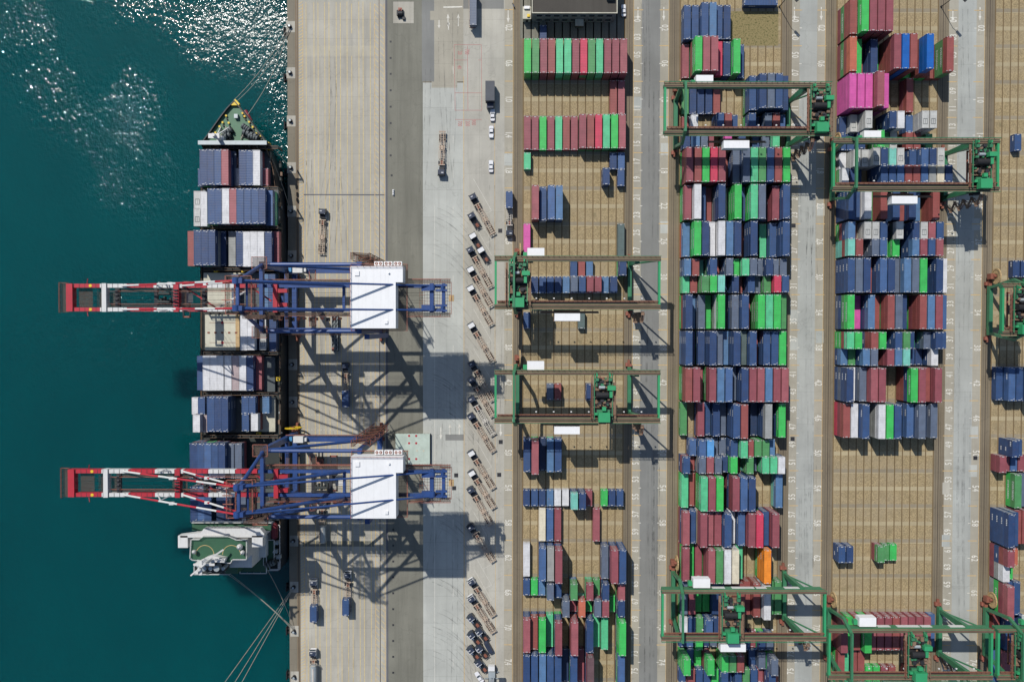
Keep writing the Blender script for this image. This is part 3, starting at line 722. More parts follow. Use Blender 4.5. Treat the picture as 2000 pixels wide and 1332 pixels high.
# quayside deck gear: railing, lockers, ladders
mb=MB()
pr=[(x-.35,y,sz(DK+.05)) for x,y in deckpts[4:13]]; mb.rail(pr,1.1,0,3.,.06)
mb.build('deck_railing',[M_GRATE],ship); mb=MB()
pl=[(x+.35,y,sz(DK+.05)) for x,y in deckL[4:13]]; mb.rail(pl,1.1,0,3.,.06)
mb.build('deck_railing',[M_GRATE],ship)
for i in range(64):
    a=sp(rng.uniform(543.5,548.5),rng.uniform(300,1010),9.5); mb=MB(); s_=rng.uniform(.3,.9)
    mb.box(a[0]-s_/2,a[1]-s_,sz(DK),a[0]+s_/2,a[1]+s_,sz(DK+rng.uniform(.4,1.6))); mb.build('deck_fitting',[rng.choice([M_SHIPD,M_SHIPD,M_SILVER,M_GRATE])],ship)
for u,v in [(542,740),(503,848),(420,528),(474,528)]: mb=MB(); a=sp(u,v,10.5); mb.box(a[0]-.65,a[1]-.7,sz(DK),a[0]+.65,a[1]+.7,sz(10.)); mb.tube((a[0],a[1],sz(10.)),(a[0],a[1],sz(10.5)),.3,10,1); mb.build('yellow_locker',[M_YELLOW,M_DARK],ship)
# ---- deckhouse
dh=empty('deckhouse',(0,0,0)); dh.parent=ship
def dbox(name,mats,*bx):
    mb=MB()
    for b_ in bx: sbox(mb,*b_)
    return mb.build(name,mats,dh)
dbox('house_block',[M_CWHITE],(385,1050,492,1108,DK,22,0),(380,1040,510,1052,DK,24,0))
dbox('side_house',[M_CWHITE,M_DECKG2],(488,1046,519,1088,DK,14,0),(515,1056,534,1100,DK,11,1),(468,1086,520,1116,DK,11.5,1),(470,1082,496,1106,DK,15,1))
dbox('upper_walkway',[M_DECKG2,M_CWHITE],(375,1021,529,1036,21,22,0),(374,1020,530,1021.5,21,23.2,1))
# wheelhouse with bridge wings
mb=MB()
wp=[sp(u,v,30) for u,v in [(352,1045),(392,1040),(398,1032),(508,1032),(516,1042),(516,1049),(352,1049.5)]]; mb.prism(wp,sz(27.4),sz(30),0)
lo_=[sp(u,v,30) for u,v in [(392,1044),(398,1036),(508,1036),(515,1046),(515,1049),(392,1049)]]
mb.build('wheelhouse_front',[M_CWHITE],dh)
mb=MB(); sbox(mb,347.5,1046,366.5,1069.5,27,30,0); mb.build('bridge_wing',[M_CWHITE],dh)
mb=MB(); sbox(mb,492,1046,513,1068,27,30,0); mb.build('bridge_wing',[M_CWHITE],dh)
for f in range(14):
    mb=MB(); a=sp(401+f*7.6,1031.6,29.4); mb.box(a[0],a[1]-.1,sz(28.2),a[0]+1.15,a[1]+.12,sz(29.3)); mb.build('bridge_window',[M_GLASS],dh)
mb=MB(); mr_=[sp(u,v,30.6) for u,v in [(375,1052),(391,1052),(399,1046),(448,1046),(464,1053),(483,1053),(483,1091),(455,1091),(452,1098),(378,1092),(373,1088)]]
mb.prism(mr_,sz(20),sz(30.6),0,1); mb.build('monkey_island',[M_DECKG2,M_CWHITE],dh)
mb=MB(); q=[(x,y,sz(30.6)) for x,y in mr_]; mb.rail(q+[q[0]],1.1,0,2.,.07); mb.build('roof_railing',[M_CWHITE],dh)
for u in (400,452):
    mb=MB(); c=sp(u,1083,30.7); r_=3.05
    for k in range(24):
        t0=math.pi*(k)/24; t1=math.pi*(k+1)/24
        mb.quad([(c[0]+r_*math.cos(t),c[1]+r_*math.sin(t)*1.05,sz(30.63)) if w_==0 else (c[0]+(r_-.16)*math.cos(t),c[1]+(r_-.16)*math.sin(t)*1.05,sz(30.63)) for t,w_ in((t0,0),(t1,0),(t1,1),(t0,1))])
    mb.build('roof_marking',[M_LYEL2],dh)
for u,v,r_ in [(377,1079,.75),(466.5,1069,1.05),(472,1080,.8)]:
    mb=MB(); c=sp(u,v,33); mb.tube((c[0],c[1],sz(30.6)),(c[0],c[1],sz(31.6)),.3,8)
    for k in range(5):
        t0=-math.pi/2+math.pi*k/5; t1=t0+math.pi/5; mb.tube((c[0],c[1],sz(32.2)+r_*math.sin(t0)),(c[0],c[1],sz(32.2)+r_*math.sin(t1)),max(.02,r_*math.cos(t0)),10,0,max(.02,r_*math.cos(t1)))
    mb.build('satellite_dome',[M_CWHITE],dh,smooth=True)
# radar mast and funnel aft of the roof
mb=MB(); c=sp(412,1092,33)
mb.prism([sp(u,v,33) for u,v in [(385,1108),(379,1101),(402,1089),(414,1085),(440,1091),(438,1098),(416,1098)]],sz(30.7),sz(33),0)
mb.tube((c[0],c[1],sz(30)),(c[0]+.3,c[1]+.2,sz(44)),.75,10,0,.4)
mb.box(c[0]-3.4,c[1]-.35,sz(38.5),c[0]+3.4,c[1]+.35,sz(38.9),0); mb.box(c[0]-.5,c[1]-2.4,sz(41.5),c[0]+.5,c[1]+2.2,sz(41.8),0); mb.beam((c[0]-2.6,c[1]-2.2,sz(43.0)),(c[0]+2.2,c[1]+1.8,sz(43.0)),.45,.3,0)
mb.beam((c[0]+.5,c[1]+1.,sz(36.5)),(c[0]+4.5,c[1]+3.5,sz(34)),.5,.5,0)
mb.rail([(c[0]-5,c[1]-2,sz(33)),(c[0]-2,c[1]+.5,sz(33)),(c[0]+4,c[1]+.2,sz(33))],1.0,0,1.2,.07)
mb.build('radar_mast',[M_CWHITE],dh)
mb=MB(); sbox(mb,396,1099,438,1117,20,27,0)
c=sp(419,1117,29); 
for dx,r_ in((-3.5,.9),(-1.2,.7),(.8,1.),(3,.6)): mb.tube((c[0]+dx,c[1]+1.5,sz(26)),(c[0]+dx,c[1]+1.3,sz(29.5)),r_,10,1)
mb.build('funnel',[M_SHIPD,M_SILVER],dh)
mb=MB(); sbox(mb,380,1104,452,1121,DK,17,0); sbox(mb,440,1090,464,1120,DK,19.5,1)
for k in range(14): 
    a=sp(384+k*5.2,rng.uniform(1106,1119),17.8); mb.box(a[0]-.5,a[1]-.5,sz(17),a[0]+.5,a[1]+.5,sz(17.8),rng.choice([0,2]))
a=sp(381,1105,17); b=sp(451,1120,17); mb.rail([(a[0],a[1],sz(17)),(a[0],b[1],sz(17)),(b[0],b[1],sz(17)),(b[0],a[1],sz(17))],1.1,2,2,.07)
mb.build('aft_casing',[M_SHIPD,M_DECKG2,M_CWHITE],dh)
mb=MB()
for u0,v0,u1,v1,h in [(484,1052,498,1098,14.2),(516,1053,537,1102,11.2),(470,1086,522,1118,11.7),(528,1024,548,1110,9.2),(484,1095,545,1112,9.2)]:
    a=sp(u0,v0,h); b=sp(u1,v1,h); mb.rail([(a[0],a[1],sz(h)),(b[0],a[1],sz(h)),(b[0],b[1],sz(h)),(a[0],b[1],sz(h)),(a[0],a[1],sz(h))],1.1,0,2.2,.08)
mb.build('aft_railing',[M_CWHITE],dh)
mb=MB(); a=sp(533,1040,13); M=Matrix.Translation((a[0],a[1],sz(10)))
hullp=[(-.9,-2.4),(0,-3.2),(.9,-2.4),(1.,2.),(0,3.2),(-1.,2.)]; mb.prism(hullp,0,1.5,0,mx=M); mb.prism([(x*.8,y*.75) for x,y in hullp],1.5,2.2,0,mx=M); mb.build('lifeboat',[M_DRED],dh)
for u,v in [(536,1062),(534,1079),(540,1090),(500,1104)]: mb=MB(); a=sp(u,v,12); mb.box(a[0]-.9,a[1]-.7,sz(9),a[0]+.9,a[1]+.7,sz(10.6)); mb.tube((a[0],a[1],sz(10.6)),(a[0],a[1],sz(11.4)),.5,8); mb.build('ventilator',[M_SILVER],dh)
winch(527,1101,1.0,.4)
# ---- containers on deck: (row name, top, bottom in photo, tiers, left edges and colours)
SHIPC=[('foremost ship row',292.5,361,3,40,[(389.2,'b'),(403.5,'b'),(417.8,'b'),(431.8,'r')]),('foremost ship row',293.5,362,2,40,[(466.7,'b'),(480,'b'),(493.6,'w')]),
('foremost ship row',329.5,363,1,20,[(460,'w'),(510,'r')]),('foremost ship row',331,363,2,20,[(386.6,'b')]),('foremost ship row',296,363,1,40,[(447.5,'s')]),
('second ship row',368.6,437,3,40,[(404.6,'b'),(418.9,'b'),(433.1,'w'),(447.4,'r'),(461.7,'b'),(476,'b'),(490,'b'),(504.3,'b')]),('second ship row',375,441,2,40,[(390.3,'w')]),
('second ship row',374,407,2,20,[(378.2,'e')]),('second ship row',408,441,2,20,[(378.2,'e')]),('second ship row',372,440,2,40,[(519,'b')]),
('third ship row',450,518,3,40,[(378.3,'b'),(392.2,'b'),(406.2,'b')]),('third ship row',453,520,2,40,[(460.4,'b'),(474.3,'w'),(488,'w'),(502.2,'w'),(516.7,'b')]),('third ship row',453,519,1,40,[(427.5,'b'),(446,'y'),(531.5,'r')]),
('third ship row',452,519,2,40,[(366.4,'R')]),
('fifth ship row',616,684,2,40,[(469,'w'),(483,'w')]),('fifth ship row',616,650,1,20,[(506,'e')]),('fifth ship row',651,684,1,20,[(506,'e')]),('fifth ship row',620,684,1,40,[(525.5,'b')]),
('fourth ship row',536,602,1,40,[(452,'s')]),('fourth ship row',536,602,1,40,[(510,'l'),(524,'b')]),
('sixth ship row',695.5,762,2,40,[(396,'w'),(409.3,'w'),(422.8,'w'),(438,'w'),(452.5,'n'),(466.7,'w'),(480.8,'b')]),('sixth ship row',697,760,1,40,[(384.5,'b'),(497.5,'r')]),
('seventh ship row',774.5,843.5,3,40,[(404,'b'),(417.5,'b'),(431.3,'b')]),('seventh ship row',776,809,2,20,[(386.4,'b')]),('seventh ship row',811,843,2,20,[(391.8,'n')]),('seventh ship row',811,843,3,20,[(376.6,'w')]),('seventh ship row',777,809,1,20,[(374.5,'w')]),
('seventh ship row',775,807,2,20,[(471.5,'b'),(485.2,'b')]),('seventh ship row',808.5,841,2,20,[(472,'b'),(490,'w')]),('seventh ship row',775,806,1,20,[(512.5,'l')]),
('eighth ship row',866,934,3,40,[(369.8,'b'),(383.6,'b'),(397.5,'b'),(411.4,'b'),(425.3,'b')]),('eighth ship row',866,934,2,40,[(443,'s'),(458,'s')]),
('aftmost ship row',951,1019,3,40,[(371,'b'),(385,'b'),(399,'b'),(422,'d'),(436,'b')]),('aftmost ship row',955,1019,2,40,[(452,'b'),(466,'s')])]
allc=[]
for nm,v0,v1,t,L,items in SHIPC:
    for u,c in items: allc.append((nm,v0,v1,t,L,u,c))
from collections import defaultdict
rows=defaultdict(list)
for it in allc: rows[it[0]].append(it)
for nm,its in rows.items():
    its.sort(key=lambda a:(round(a[5]/4),a[1]))
    for r_,(nm_,v0,v1,t,L,u,c) in enumerate(its):
        h=SH+TH*t; a=P(u,v0,h); b=P(u,v1,h); long=L==40
        yc=(a.y+b.y)/2
        lab='%s %s container on deck, %s from left in %s'%(CC[c][1],'long' if long else 'short',ORD[r_],nm)
        stack(a.x+CW/2,yc,str(t)+c if t>1 else '1'+c,long,lab,SH+.01,'containers stacked on the ship deck')
# ---- mooring ropes
def rope(p,q,sag,label):
    mb=MB(); p=Vector(p); q=Vector(q); last=None
    for k in range(13):
        t=k/12; c=p.lerp(q,t); c.z-=sag*4*t*(1-t)
        if last is not None: mb.tube(last-p,c-p,.095,6)
        last=c
    o=mb.build('mooring_rope',[M_ROPE],None,p); tag(o,label,'rope','mooring ropes'); return o
def bt(u,v): p=P(u,v,.9); return p
rope(P(456,197,11.9),bt(563.5,52),3,'upper of two pale ropes from the bow tip to the top bollard')
rope(P(462,199,11.9),bt(565,56),4,'lower of two pale ropes from the bow tip to the top bollard')
rope(P(484,224,11),bt(565,54),4,'thin rope from the starboard bow to the top bollard')
rope(P(526,282,10),bt(566,327),1.2,'short rope from the forecastle corner to the quay bollard')
rope(P(532,312,9),bt(567,413),1.5,'long thin rope down the ship side beside the first containers')
rope(P(440,1118,10),bt(573,1231),2,'upper rope of the stern pair reaching the quay bollard')
rope(P(445,1117,10),bt(574,1228),1.,'lower rope of the stern pair reaching the quay bollard')
rope(P(523,1114,9),bt(572,1224),1.5,'single steep rope from the stern corner to the quay')
for i,(u,v,lb) in enumerate([(436,1336,'leftmost'),(456,1336,'middle'),(470,1336,'rightmost')]):
    rope(Vector(P(u-20*0,v,2)),bt(573+i*.5,1146),.6,'%s of three long ropes running from the quay towards the lower edge'%lb)
# ---- bollards and fenders on the quay edge
BV=[53,143,237,328,413,500,590,712,785,870,960,1056,1146,1232,1321]
def uq(v): return 565.5+ (v-50)*.0068
bp=MB()
for v in BV:
    p=P(uq(v)+1.5,v); bp.box(p.x-1.5,p.y-2.0,.0,p.x+1.7,p.y+2.0,.03)
struct(bp.build('bollard_pads',G_APRON))
for i,v in enumerate(BV):
    p=P(uq(v)+1,v); b=empty('mooring_bollard',(p.x,p.y,.03),0,'black quay bollard, %s from the top along the quay edge'%ORD[i],'bollard','bollards along the quay edge')
    mb=MB(); mb.tube((0,0,0),(0,0,.15),.75,12,0); mb.tube((0,0,.15),(0,0,.9),.42,12,0,.36); mb.tube((0,0,.9),(0,0,1.25),.6,12,0,.5); mb.box(-.9,-.25,.8,.1,.25,1.1,0); mb.build('bollard_post',[M_DARK],b)
    mb=MB(); mb.tube((0,0,1.25),(0,0,1.32),.42,12,0); mb.build('bollard_cap',[M_SILVER],b)
for i,v in enumerate([57,148,241,333,420,508,600,1145,1230,1317]):
    p=P(uq(v)-6,v); f=empty('quay_fender',(XQ,p.y-.6,0),0,'black rubber fender on the quay wall, %s from the top'%ORD[i],'fender','fenders on the quay wall')
    mb=MB(); mb.box(-1.5,-1.5,-2.4,-1.1,1.5,-.3); mb.build('fender_panel',[M_BLACK],f); mb=MB()
    for s in(-.7,.7): mb.tube((-1.1,s,-1.3),(-.0,s,-1.3),.55,10)
    mb.build('fender_cone',[M_BLACK],f)
# ------------------------------------------------------------------ ship-to-shore cranes
def make_sts(name,x,y,label,trol):
    c=empty(name,(x,y,0),0,label,'quay crane','blue ship to shore cranes on the quay')
    WS,LS,LY=-15.4,15.4,10.5; HB=41.
    def part(nm,mats,fn,parent=c,**k):
        mb=MB(); fn(mb); return mb.build(nm,mats,parent,**k)
    # bogies on the rails, sill beams
    for xx in(WS,LS):
        for s in(-1,1):
            def bog(mb):
                for q in(-3.2,-1.1,1.1,3.2):
                    mb.box(xx-.45,s*LY+q-.8,.25,xx+.45,s*LY+q+.8,1.2,0)
                    for w_ in(-.45,.45): mb.tube((xx-.25,s*LY+q+w_,.38),(xx+.25,s*LY+q+w_,.38),.36,10,1)
                mb.box(xx-.35,s*LY-3.8,1.2,xx+.35,s*LY+3.8,1.9,0); mb.box(xx-.9,s*LY-.9,1.9,xx+.9,s*LY+.9,3.,0); mb.box(xx+.5,s*LY-2.6,.6,xx+1.3,s*LY-1.4,1.6,2); mb.box(xx-1.3,s*LY+1.2,.6,xx-.5,s*LY+2.4,1.6,2)
            part('bogie',[M_RUST,M_DARK,M_ORANGE],bog)
        part('sill_beam',[M_BLUE],lambda mb:mb.box(xx-.8,-LY-1,3.0,xx+.8,LY+1,4.8))
    for xx in(WS,LS):
        for s in(-1,1):
            part('leg',[M_BLUE],lambda mb:mb.beam((xx,s*LY,4.8),(xx,s*LY,HB+1),1.5,1.9,0,1.5,1.7))
    for s in(-1,1):
        def pb(mb):
            mb.box(WS,s*LY-.95,13.4,LS,s*LY+.95,15.2,0)
            e=s*(LY+1.5); mb.box(WS,min(s*(LY+.96),e),15.,LS,max(s*(LY+.96),e),15.08,1)
            mb.rail([(WS,e,15.1),(LS,e,15.1)],1.1,2,2.5,.06)
        part('portal_beam',[M_BLUE,M_PORE,M_ORANGE],pb)
        part('upper_tie_beam',[M_BLUE],lambda mb:mb.tube((WS,s*LY,HB+.3),(LS,s*LY,HB+.3),.62,12))
        part('side_brace',[M_BLUE],lambda mb:mb.tube((WS,s*LY,HB-.5),(LS,s*LY,16),.5,10))
    for xx,hh in((WS,HB+.6),(LS,HB+.6)):
        part('portal_crossbeam',[M_BLUE],lambda mb:mb.box(xx-.55,-LY,hh-1.1,xx+.55,LY,hh+.9))
    part('portal_crossbeam',[M_BLUE],lambda mb:mb.box(WS-.6,-LY+.95,13.6,WS+.6,LY-.95,15.))
    # girders: white and red forward boom, blue rear girder
    GH0,GH1=38.6,40.6; HX=-17.5; TIP=-78.7
    for s in(-1,1):
        yy=s*3.75
        def boom(mb):
            xx=TIP+2; k=0
            seg=[(-77.2,0),(-67.,1),(-58.5,0),(-50,1),(-41,0),(-33,1),(-24.5,0),(HX,0)]
            for (xa,m),(xb2,_) in zip(seg[:-1],seg[1:]):
                mb.box(xa,yy-.62,GH0,xb2,yy+.62,GH1,m)
            for k in range(34):
                xq=-77+k*1.75; mb.box(xq-.06,yy-.64,GH1,xq+.06,yy+.64,GH1+.05,2)
        part('boom_girder',[M_RED,M_CWHITE,M_DARK],boom)
        part('rear_girder',[M_BLUE],lambda mb:mb.box(HX+.3,yy-.5,GH0,42.3,yy+.5,GH1))
        def walk(mb):
            yi=s*2.95; mb.box(-64 if s<0 else -62,min(yi,yi-s*.95),GH1-.9,HX,max(yi,yi-s*.95),GH1-.8,0); mb.rail([(-64,yi-s*.95,GH1-.8),(HX,yi-s*.95,GH1-.8)],1.1,1,2.,.055)
        part('boom_walkway',[M_PORE,M_ORANGE],walk)
        def walk2(mb):
            yo=s*4.5; mb.box(HX,min(yo,yo+s*1.3),GH1-.6,13,max(yo,yo+s*1.3),GH1-.5,0); mb.rail([(HX,yo+s*1.3,GH1-.5),(13,yo+s*1.3,GH1-.5)],1.1,1,2.,.055)
            mb.box(30.5,min(yo,yo+s*1.5),GH1-.6,44,max(yo,yo+s*1.5),GH1-.5,0); mb.rail([(30.5,yo+s*1.5,GH1-.5),(44,yo+s*1.5,GH1-.5)],1.1,1,2.,.055)
        part('girder_walkway',[M_PORE,M_ORANGE],walk2)
        # stays: striped forestays to the boom, tubes back to the girder end
        ax=-14.5; AZ=66.
        def stay(p,q,mb,n):
            p=Vector(p); q=Vector(q)
            for k in range(n): mb.tube(p.lerp(q,k/n),p.lerp(q,(k+1)/n),.3,8,k%2); 
            m_=p.lerp(q,.55); mb.box(m_.x-.7,m_.y-.42,m_.z-.3,m_.x+.7,m_.y+.42,m_.z+.5,1)
        part('outer_forestay',[M_RED,M_CWHITE],lambda mb:stay((ax-.5,s*3.95,AZ-.3),(-60,s*3.75,GH1),mb,6))
        part('inner_forestay',[M_RED,M_CWHITE],lambda mb:stay((ax-.5,s*3.75,AZ-2),(-41,s*3.75,GH1),mb,4))
        part('backstay',[M_BLUE],lambda mb:mb.tube((ax,s*3.95,AZ-.5),(39.5,s*3.85,GH1+.4),.3,10))
        part('apex_rear_leg',[M_BLUE],lambda mb:mb.tube((ax,s*3.9,AZ-.8),(LS-5.2,s*4.0,HB+.6),.55,12))
        part('apex_front_leg',[M_BLUE],lambda mb:mb.tube((ax,s*3.9,AZ),(WS+.2,s*LY,HB),.58,12))
        part('boom_latch',[M_CWHITE],lambda mb:(mb.beam((-49,s*3.9,GH1),(-46.3,s*4.5,GH1+4.4),.3,.3),mb.beam((-45,s*3.9,GH1),(-46.3,s*4.5,GH1+4.4),.3,.3),mb.beam((-46.3,s*4.5,GH1),(-46.3,s*4.5,GH1+4.6),.25,.25)))
        def lamp(mb):
            for xq in(-72,-55,-38): mb.beam((xq,s*4.4,GH1-1),(xq-.8,s*6.2,GH1+1),.15,.15,0)
        mb=MB(); mb.beam((-71.5,s*4.3,GH1-.8),(-70.6,s*5.9,GH1+.4),.16,.16); mb.build('lamp_bracket',[M_RED],c)
        mb=MB(); p_=(-70.,s*3.75,GH1+.03); mb.tube(p_,(-70.,s*3.75,GH1+.06),.5,14); mb.build('boom_end_mark',[M_YELLOW],c)
    # cross ties
    part('boom_tip_tie',[M_RED],lambda mb:mb.box(TIP+1.2,-4.4,GH0,TIP+3.2,4.4,GH1+.4))
    def tipp(mb):
        mb.box(TIP-1.3,-4.7,GH0+.6,TIP+1.1,4.7,GH0+.75,0); mb.box(TIP+4.2,-3,GH0+.3,TIP+8.6,3,GH0+.4,0); mb.rail([(TIP-1.4,-4.7,GH0+.8),(TIP-1.4,4.7,GH0+.8),(TIP+1.1,4.7,GH0+.8)],1.1,1,1.6,.06); mb.rail([(TIP-1.2,-5,GH0+.8),(TIP-1.2,5,GH0+.8)],1.1,0,1.6,.06)
    part('tip_platform',[M_PORE,M_RUST],tipp)
    part('boom_cross_tie',[M_CWHITE],lambda mb:mb.box(-66.2,-4.5,GH0+.2,-64.8,4.5,GH1+.5))
    def ct(mb): mb.box(-68.2,-3,GH0,-66.3,3,GH0+.12,0); mb.rail([(-68.2,-3,GH0+.1),(-68.2,3,GH0+.1)],1.1,0,1.5,.06); mb.box(-64.7,-2.9,GH0,-63.,1.6,GH0+.1,0)
    part('cross_tie_walkway',[M_PORE],ct)
    part('boom_cross_tie',[M_RED],lambda mb:mb.box(-43.5,-4.5,GH0+.2,-41.9,4.5,GH1+.5))
    def ct2(mb):
        mb.box(-45.2,-3,GH0,-43.6,3,GH0+.12,0); mb.box(-41.8,-3,GH0,-40.4,3,GH0+.12,0); mb.rail([(-40.4,-3,GH0+.1),(-40.4,3,GH0+.1)],1.1,0,1.5,.06)
        for k in range(6): mb.box(-43.3,-2.6+k*.95,GH1+.5,-42.1,-2.2+k*.95,GH1+.95,1)
    part('cross_tie_walkway',[M_PORE,M_DARK],ct2)
    part('boom_diagonal_brace',[M_RED],lambda mb:mb.beam((-40,3,GH0+.7),(-31,-3,GH0+.7),.5,.5))
    part('boom_diagonal_brace',[M_CWHITE],lambda mb:mb.beam((-19.5,3.2,GH0+.9),(-30,-3.2,GH0+.9),.5,.5))
    part('boom_diagonal_brace',[M_RED],lambda mb:mb.beam((-19.3,3.2,GH0+.9),(-13,-1,GH0+.9),.5,.5))
    def hinge(mb):
        mb.box(-12.,-4.6,GH0+.5,-10.6,4.6,GH1+.9,0); mb.box(-10.6,1.6,GH0+.5,-7.6,2.8,GH1+.6,0); mb.box(-10.6,-2.8,GH0+.5,-7.6,-1.6,GH1+.6,0)
    part('hinge_frame',[M_RED],hinge)
    # apex head with platforms
    def apex(mb):
        mb.box(-15.2,-4.6,64.6,-14.4,4.6,65.6,0); mb.box(-13.4,-4.2,62,-12.9,4.2,62.6,0)
        for s in(-1,1): mb.box(-16.,s*3.9-.7,63.5,-13.2,s*3.9+.7,66.4,0); mb.tube((-15,s*3.9-.9,66.2),(-15,s*3.9+.9,66.2),.8,12,0)
    part('apex_head',[M_BLUE],apex)
    def apl(mb):
        for z,x0,x1,y0,y1 in((62.5,-19,-11.5,-5.5,5.5),(58,-18,-12,-4.8,4.8)):
            mb.box(x0,y0,z,x0+1.1,y1,z+.08,0); mb.box(x1-1.1,y0,z,x1,y1,z+.08,0); mb.box(x0,y0,z,x1,y0+1.1,z+.08,0); mb.box(x0,y1-1.1,z,x1,y1,z+.08,0)
            mb.rail([(x0,y0,z),(x1,y0,z),(x1,y1,z),(x0,y1,z),(x0,y0,z)],1.1,1,1.6,.07)
        for q in range(4): mb.box(-20.,-4.2+q*2.6,63+q*.4,-17,-3.95+q*2.6,63.2+q*.4,1)
    part('apex_platform',[M_PORE,M_ORANGE,M_YELLOW],apl)
    def lad(mb):
        z=42.; s=1
        for k in range(9):
            x0=-13.+(k%2)*3.5; mb.beam((x0,-6.3,z),(x0+(3.5 if k%2==0 else -3.5),-6.3,z+2.5),.9,.12,0); mb.rail([(x0,-6.8,z),(x0+(3.5 if k%2==0 else -3.5),-6.8,z+2.5)],1.,1,1.2,.06); z+=2.5
            mb.box(-13.8,-6.9,z,-8.7,-5.6,z+.08,0)
    part('apex_stair',[M_PORE,M_ORANGE],lad)
    # leg-head platforms with orange rails
    for s in(-1,1):
        def lp(mb):
            for x0,x1 in((WS-2.6,WS+2.),): 
                y0,y1=(LY-1.5,LY+2.2) if s>0 else(-LY-2.2,-LY+1.5)
                z=HB+1.3; mb.box(x0,y0,z,x1,y1,z+.08,0); mb.rail([(x0,y0,z),(x1,y0,z),(x1,y1,z),(x0,y1,z),(x0,y0,z)],1.1,1,1.5,.06)
                z=HB-2.5; y0,y1=(4.6,9.4) if s>0 else(-9.4,-4.6); mb.box(-9,y0,z,-7.8,y1,z+.08,0); mb.box(-14,s*5.2-.5,z,13,s*5.2+.5,z+.08,0); mb.rail([(-9,y1,z),(8,y1,z)] if 0 else [(-14,s*5.8,z),(13,s*5.8,z)],1.1,1,1.8,.06)
                mb.box(-1,min(s*6,s*9),z,1,max(s*6,s*9),z+.08,0); mb.rail([(-1,s*6,z),(-1,s*9,z),(1,s*9,z),(1,s*6,z)],1.1,1,1.4,.06)
        part('leg_platform',[M_PORE,M_ORANGE],lp)
    # machinery house
    def house(mb):
        mb.box(13.6,-9.6,41.4,27.6,9.6,47,0); mb.box(27.6,4.6,41.4,29.8,9.6,47.,0)
        for q in range(5): xq=16+q*2.3; mb.box(xq-.05,-9.62,41.5,xq+.05,9.62,47.04,0)
        mb.box(15,6.6,47,16.4,8,47.35,0); mb.box(24.2,-8.2,47,25.2,-7.2,47.4,0); mb.tube((25.5,7.5,47),(25.5,7.5,47.6),.3,10,0)
    part('machinery_house',[M_HOUSE],house)
    def hb(mb): mb.box(12.6,-10.4,40.7,30.6,10.6,40.85,0); mb.rail([(12.8,-10.4,40.9),(30.4,-10.4,40.9),(30.4,10.6,40.9),(12.8,10.6,40.9),(12.8,-10.4,40.9)],1.1,1,1.8,.06); mb.rail([(13.7,9.5,47),(29.7,9.5,47)],.9,1,1.8,.05); mb.rail([(13.7,9.5,47),(13.7,-9.5,47)],.9,1,1.8,.05)
    part('house_platform',[M_PORE,M_ORANGE],hb)
    for q in range(3):
        def ac(mb):
            x0=20.6+q*3.0; mb.box(x0,9.9,43,x0+2.6,11.2,44.6,0)
            for w_ in(.7,1.9): mb.tube((x0+w_,10.55,44.6),(x0+w_,10.55,44.68),.48,14,1); mb.tube((x0+w_,10.55,44.68),(x0+w_,10.55,44.72),.18,8,2)
        part('air_conditioner',[M_WHITE,M_RUST,M_CWHITE],ac)
    def rear(mb):
        mb.box(37.5,-4.6,GH0+.3,38.7,4.6,GH1+.7,0); mb.box(41.3,-4.6,GH0+.3,42.3,4.6,GH1+.4,0)
        for s in(-1,1):
            mb.box(35,s*3.2-1,GH1,38,s*3.2+1.,GH1+1.6,0); mb.tube((38.5,s*3.2-.9,GH1+1.2),(38.5,s*3.2+.9,GH1+1.2),.75,12,0); mb.box(39.3,s*3.2-1.1,GH1-.5,43,s*3.2-.5,GH1+.9,0); mb.box(39.3,s*3.2+.5,GH1-.5,43,s*3.2+1.1,GH1+.9,0); mb.tube((41.5,s*3.2-1,GH1+.4),(41.5,s*3.2+1,GH1+.4),.6,12,0)
    part('rear_sheave_frame',[M_BLUE],rear)
    def rpl(mb):
        for y0 in range(-6,6): mb.box(34,y0,GH0+.2,44,y0+.08,GH0+.3,0)
        for q in range(13): mb.box(34+q*.8,-6,GH0+.2,34.08+q*.8,6,GH0+.3,0)
        mb.rail([(30.6,-5.8,GH0+.4),(40.8,-5.8,GH0+.4),(40.8,-5,GH0+.4),(44.2,-5,GH0+.4),(44.2,5,GH0+.4),(40.8,5,GH0+.4),(40.8,5.9,GH0+.4),(30.6,5.9,GH0+.4)],1.2,1,1.6,.07)
        mb.box(43.4,-1.,GH0+.3,45,1.,GH0+1.2,2)
    part('rear_platform',[M_RUST,M_ORANGE,M_WOODREEL],rpl)
    for xq in(-9.5,10.): part('girder_cross_tie',[M_BLUE],lambda mb:mb.box(xq-.4,-3.2,GH0+.1,xq+.4,3.2,GH0+1.2,0))
    # trolley with operator cab and ropes
    tr=empty('trolley'); tr.parent=c
    def tro(mb):
        for xq in(trol-2.8,trol+2.8): mb.box(xq-.5,-3.1,GH1-1.2,xq+.5,3.1,GH1-.2,0)
        for yq in(-2.9,2.6): mb.box(trol-3.4,yq,GH1-1.3,trol+3.4,yq+.45,GH1-.3,0)
        for q in range(5): mb.box(trol-2.2+q*.95,-2.2+.3*(q%2),GH1-1.2,trol-1.7+q*.95,-.6+.5*(q%3),GH1+.1+.2*(q%2),1)
        for yq in(-1.4,1.2): mb.tube((trol-1.8,yq,GH1),(trol+1.8,yq,GH1),.45,12,1)
    mb=MB(); tro(mb); mb.build('trolley_frame',[M_DARK,M_SHIPD],tr)
    mb=MB(); mb.box(trol+3.6,-1.4,34.,trol+6.4,1.5,37.2,0); mb.box(trol+3.55,-1.3,34.4,trol+3.62,1.4,36.6,1); mb.box(trol+4.,-1.42,34.4,trol+6.,-1.38,36.4,1); mb.build('operator_cab',[M_CWHITE,M_GLASS],tr)
    hs=24.
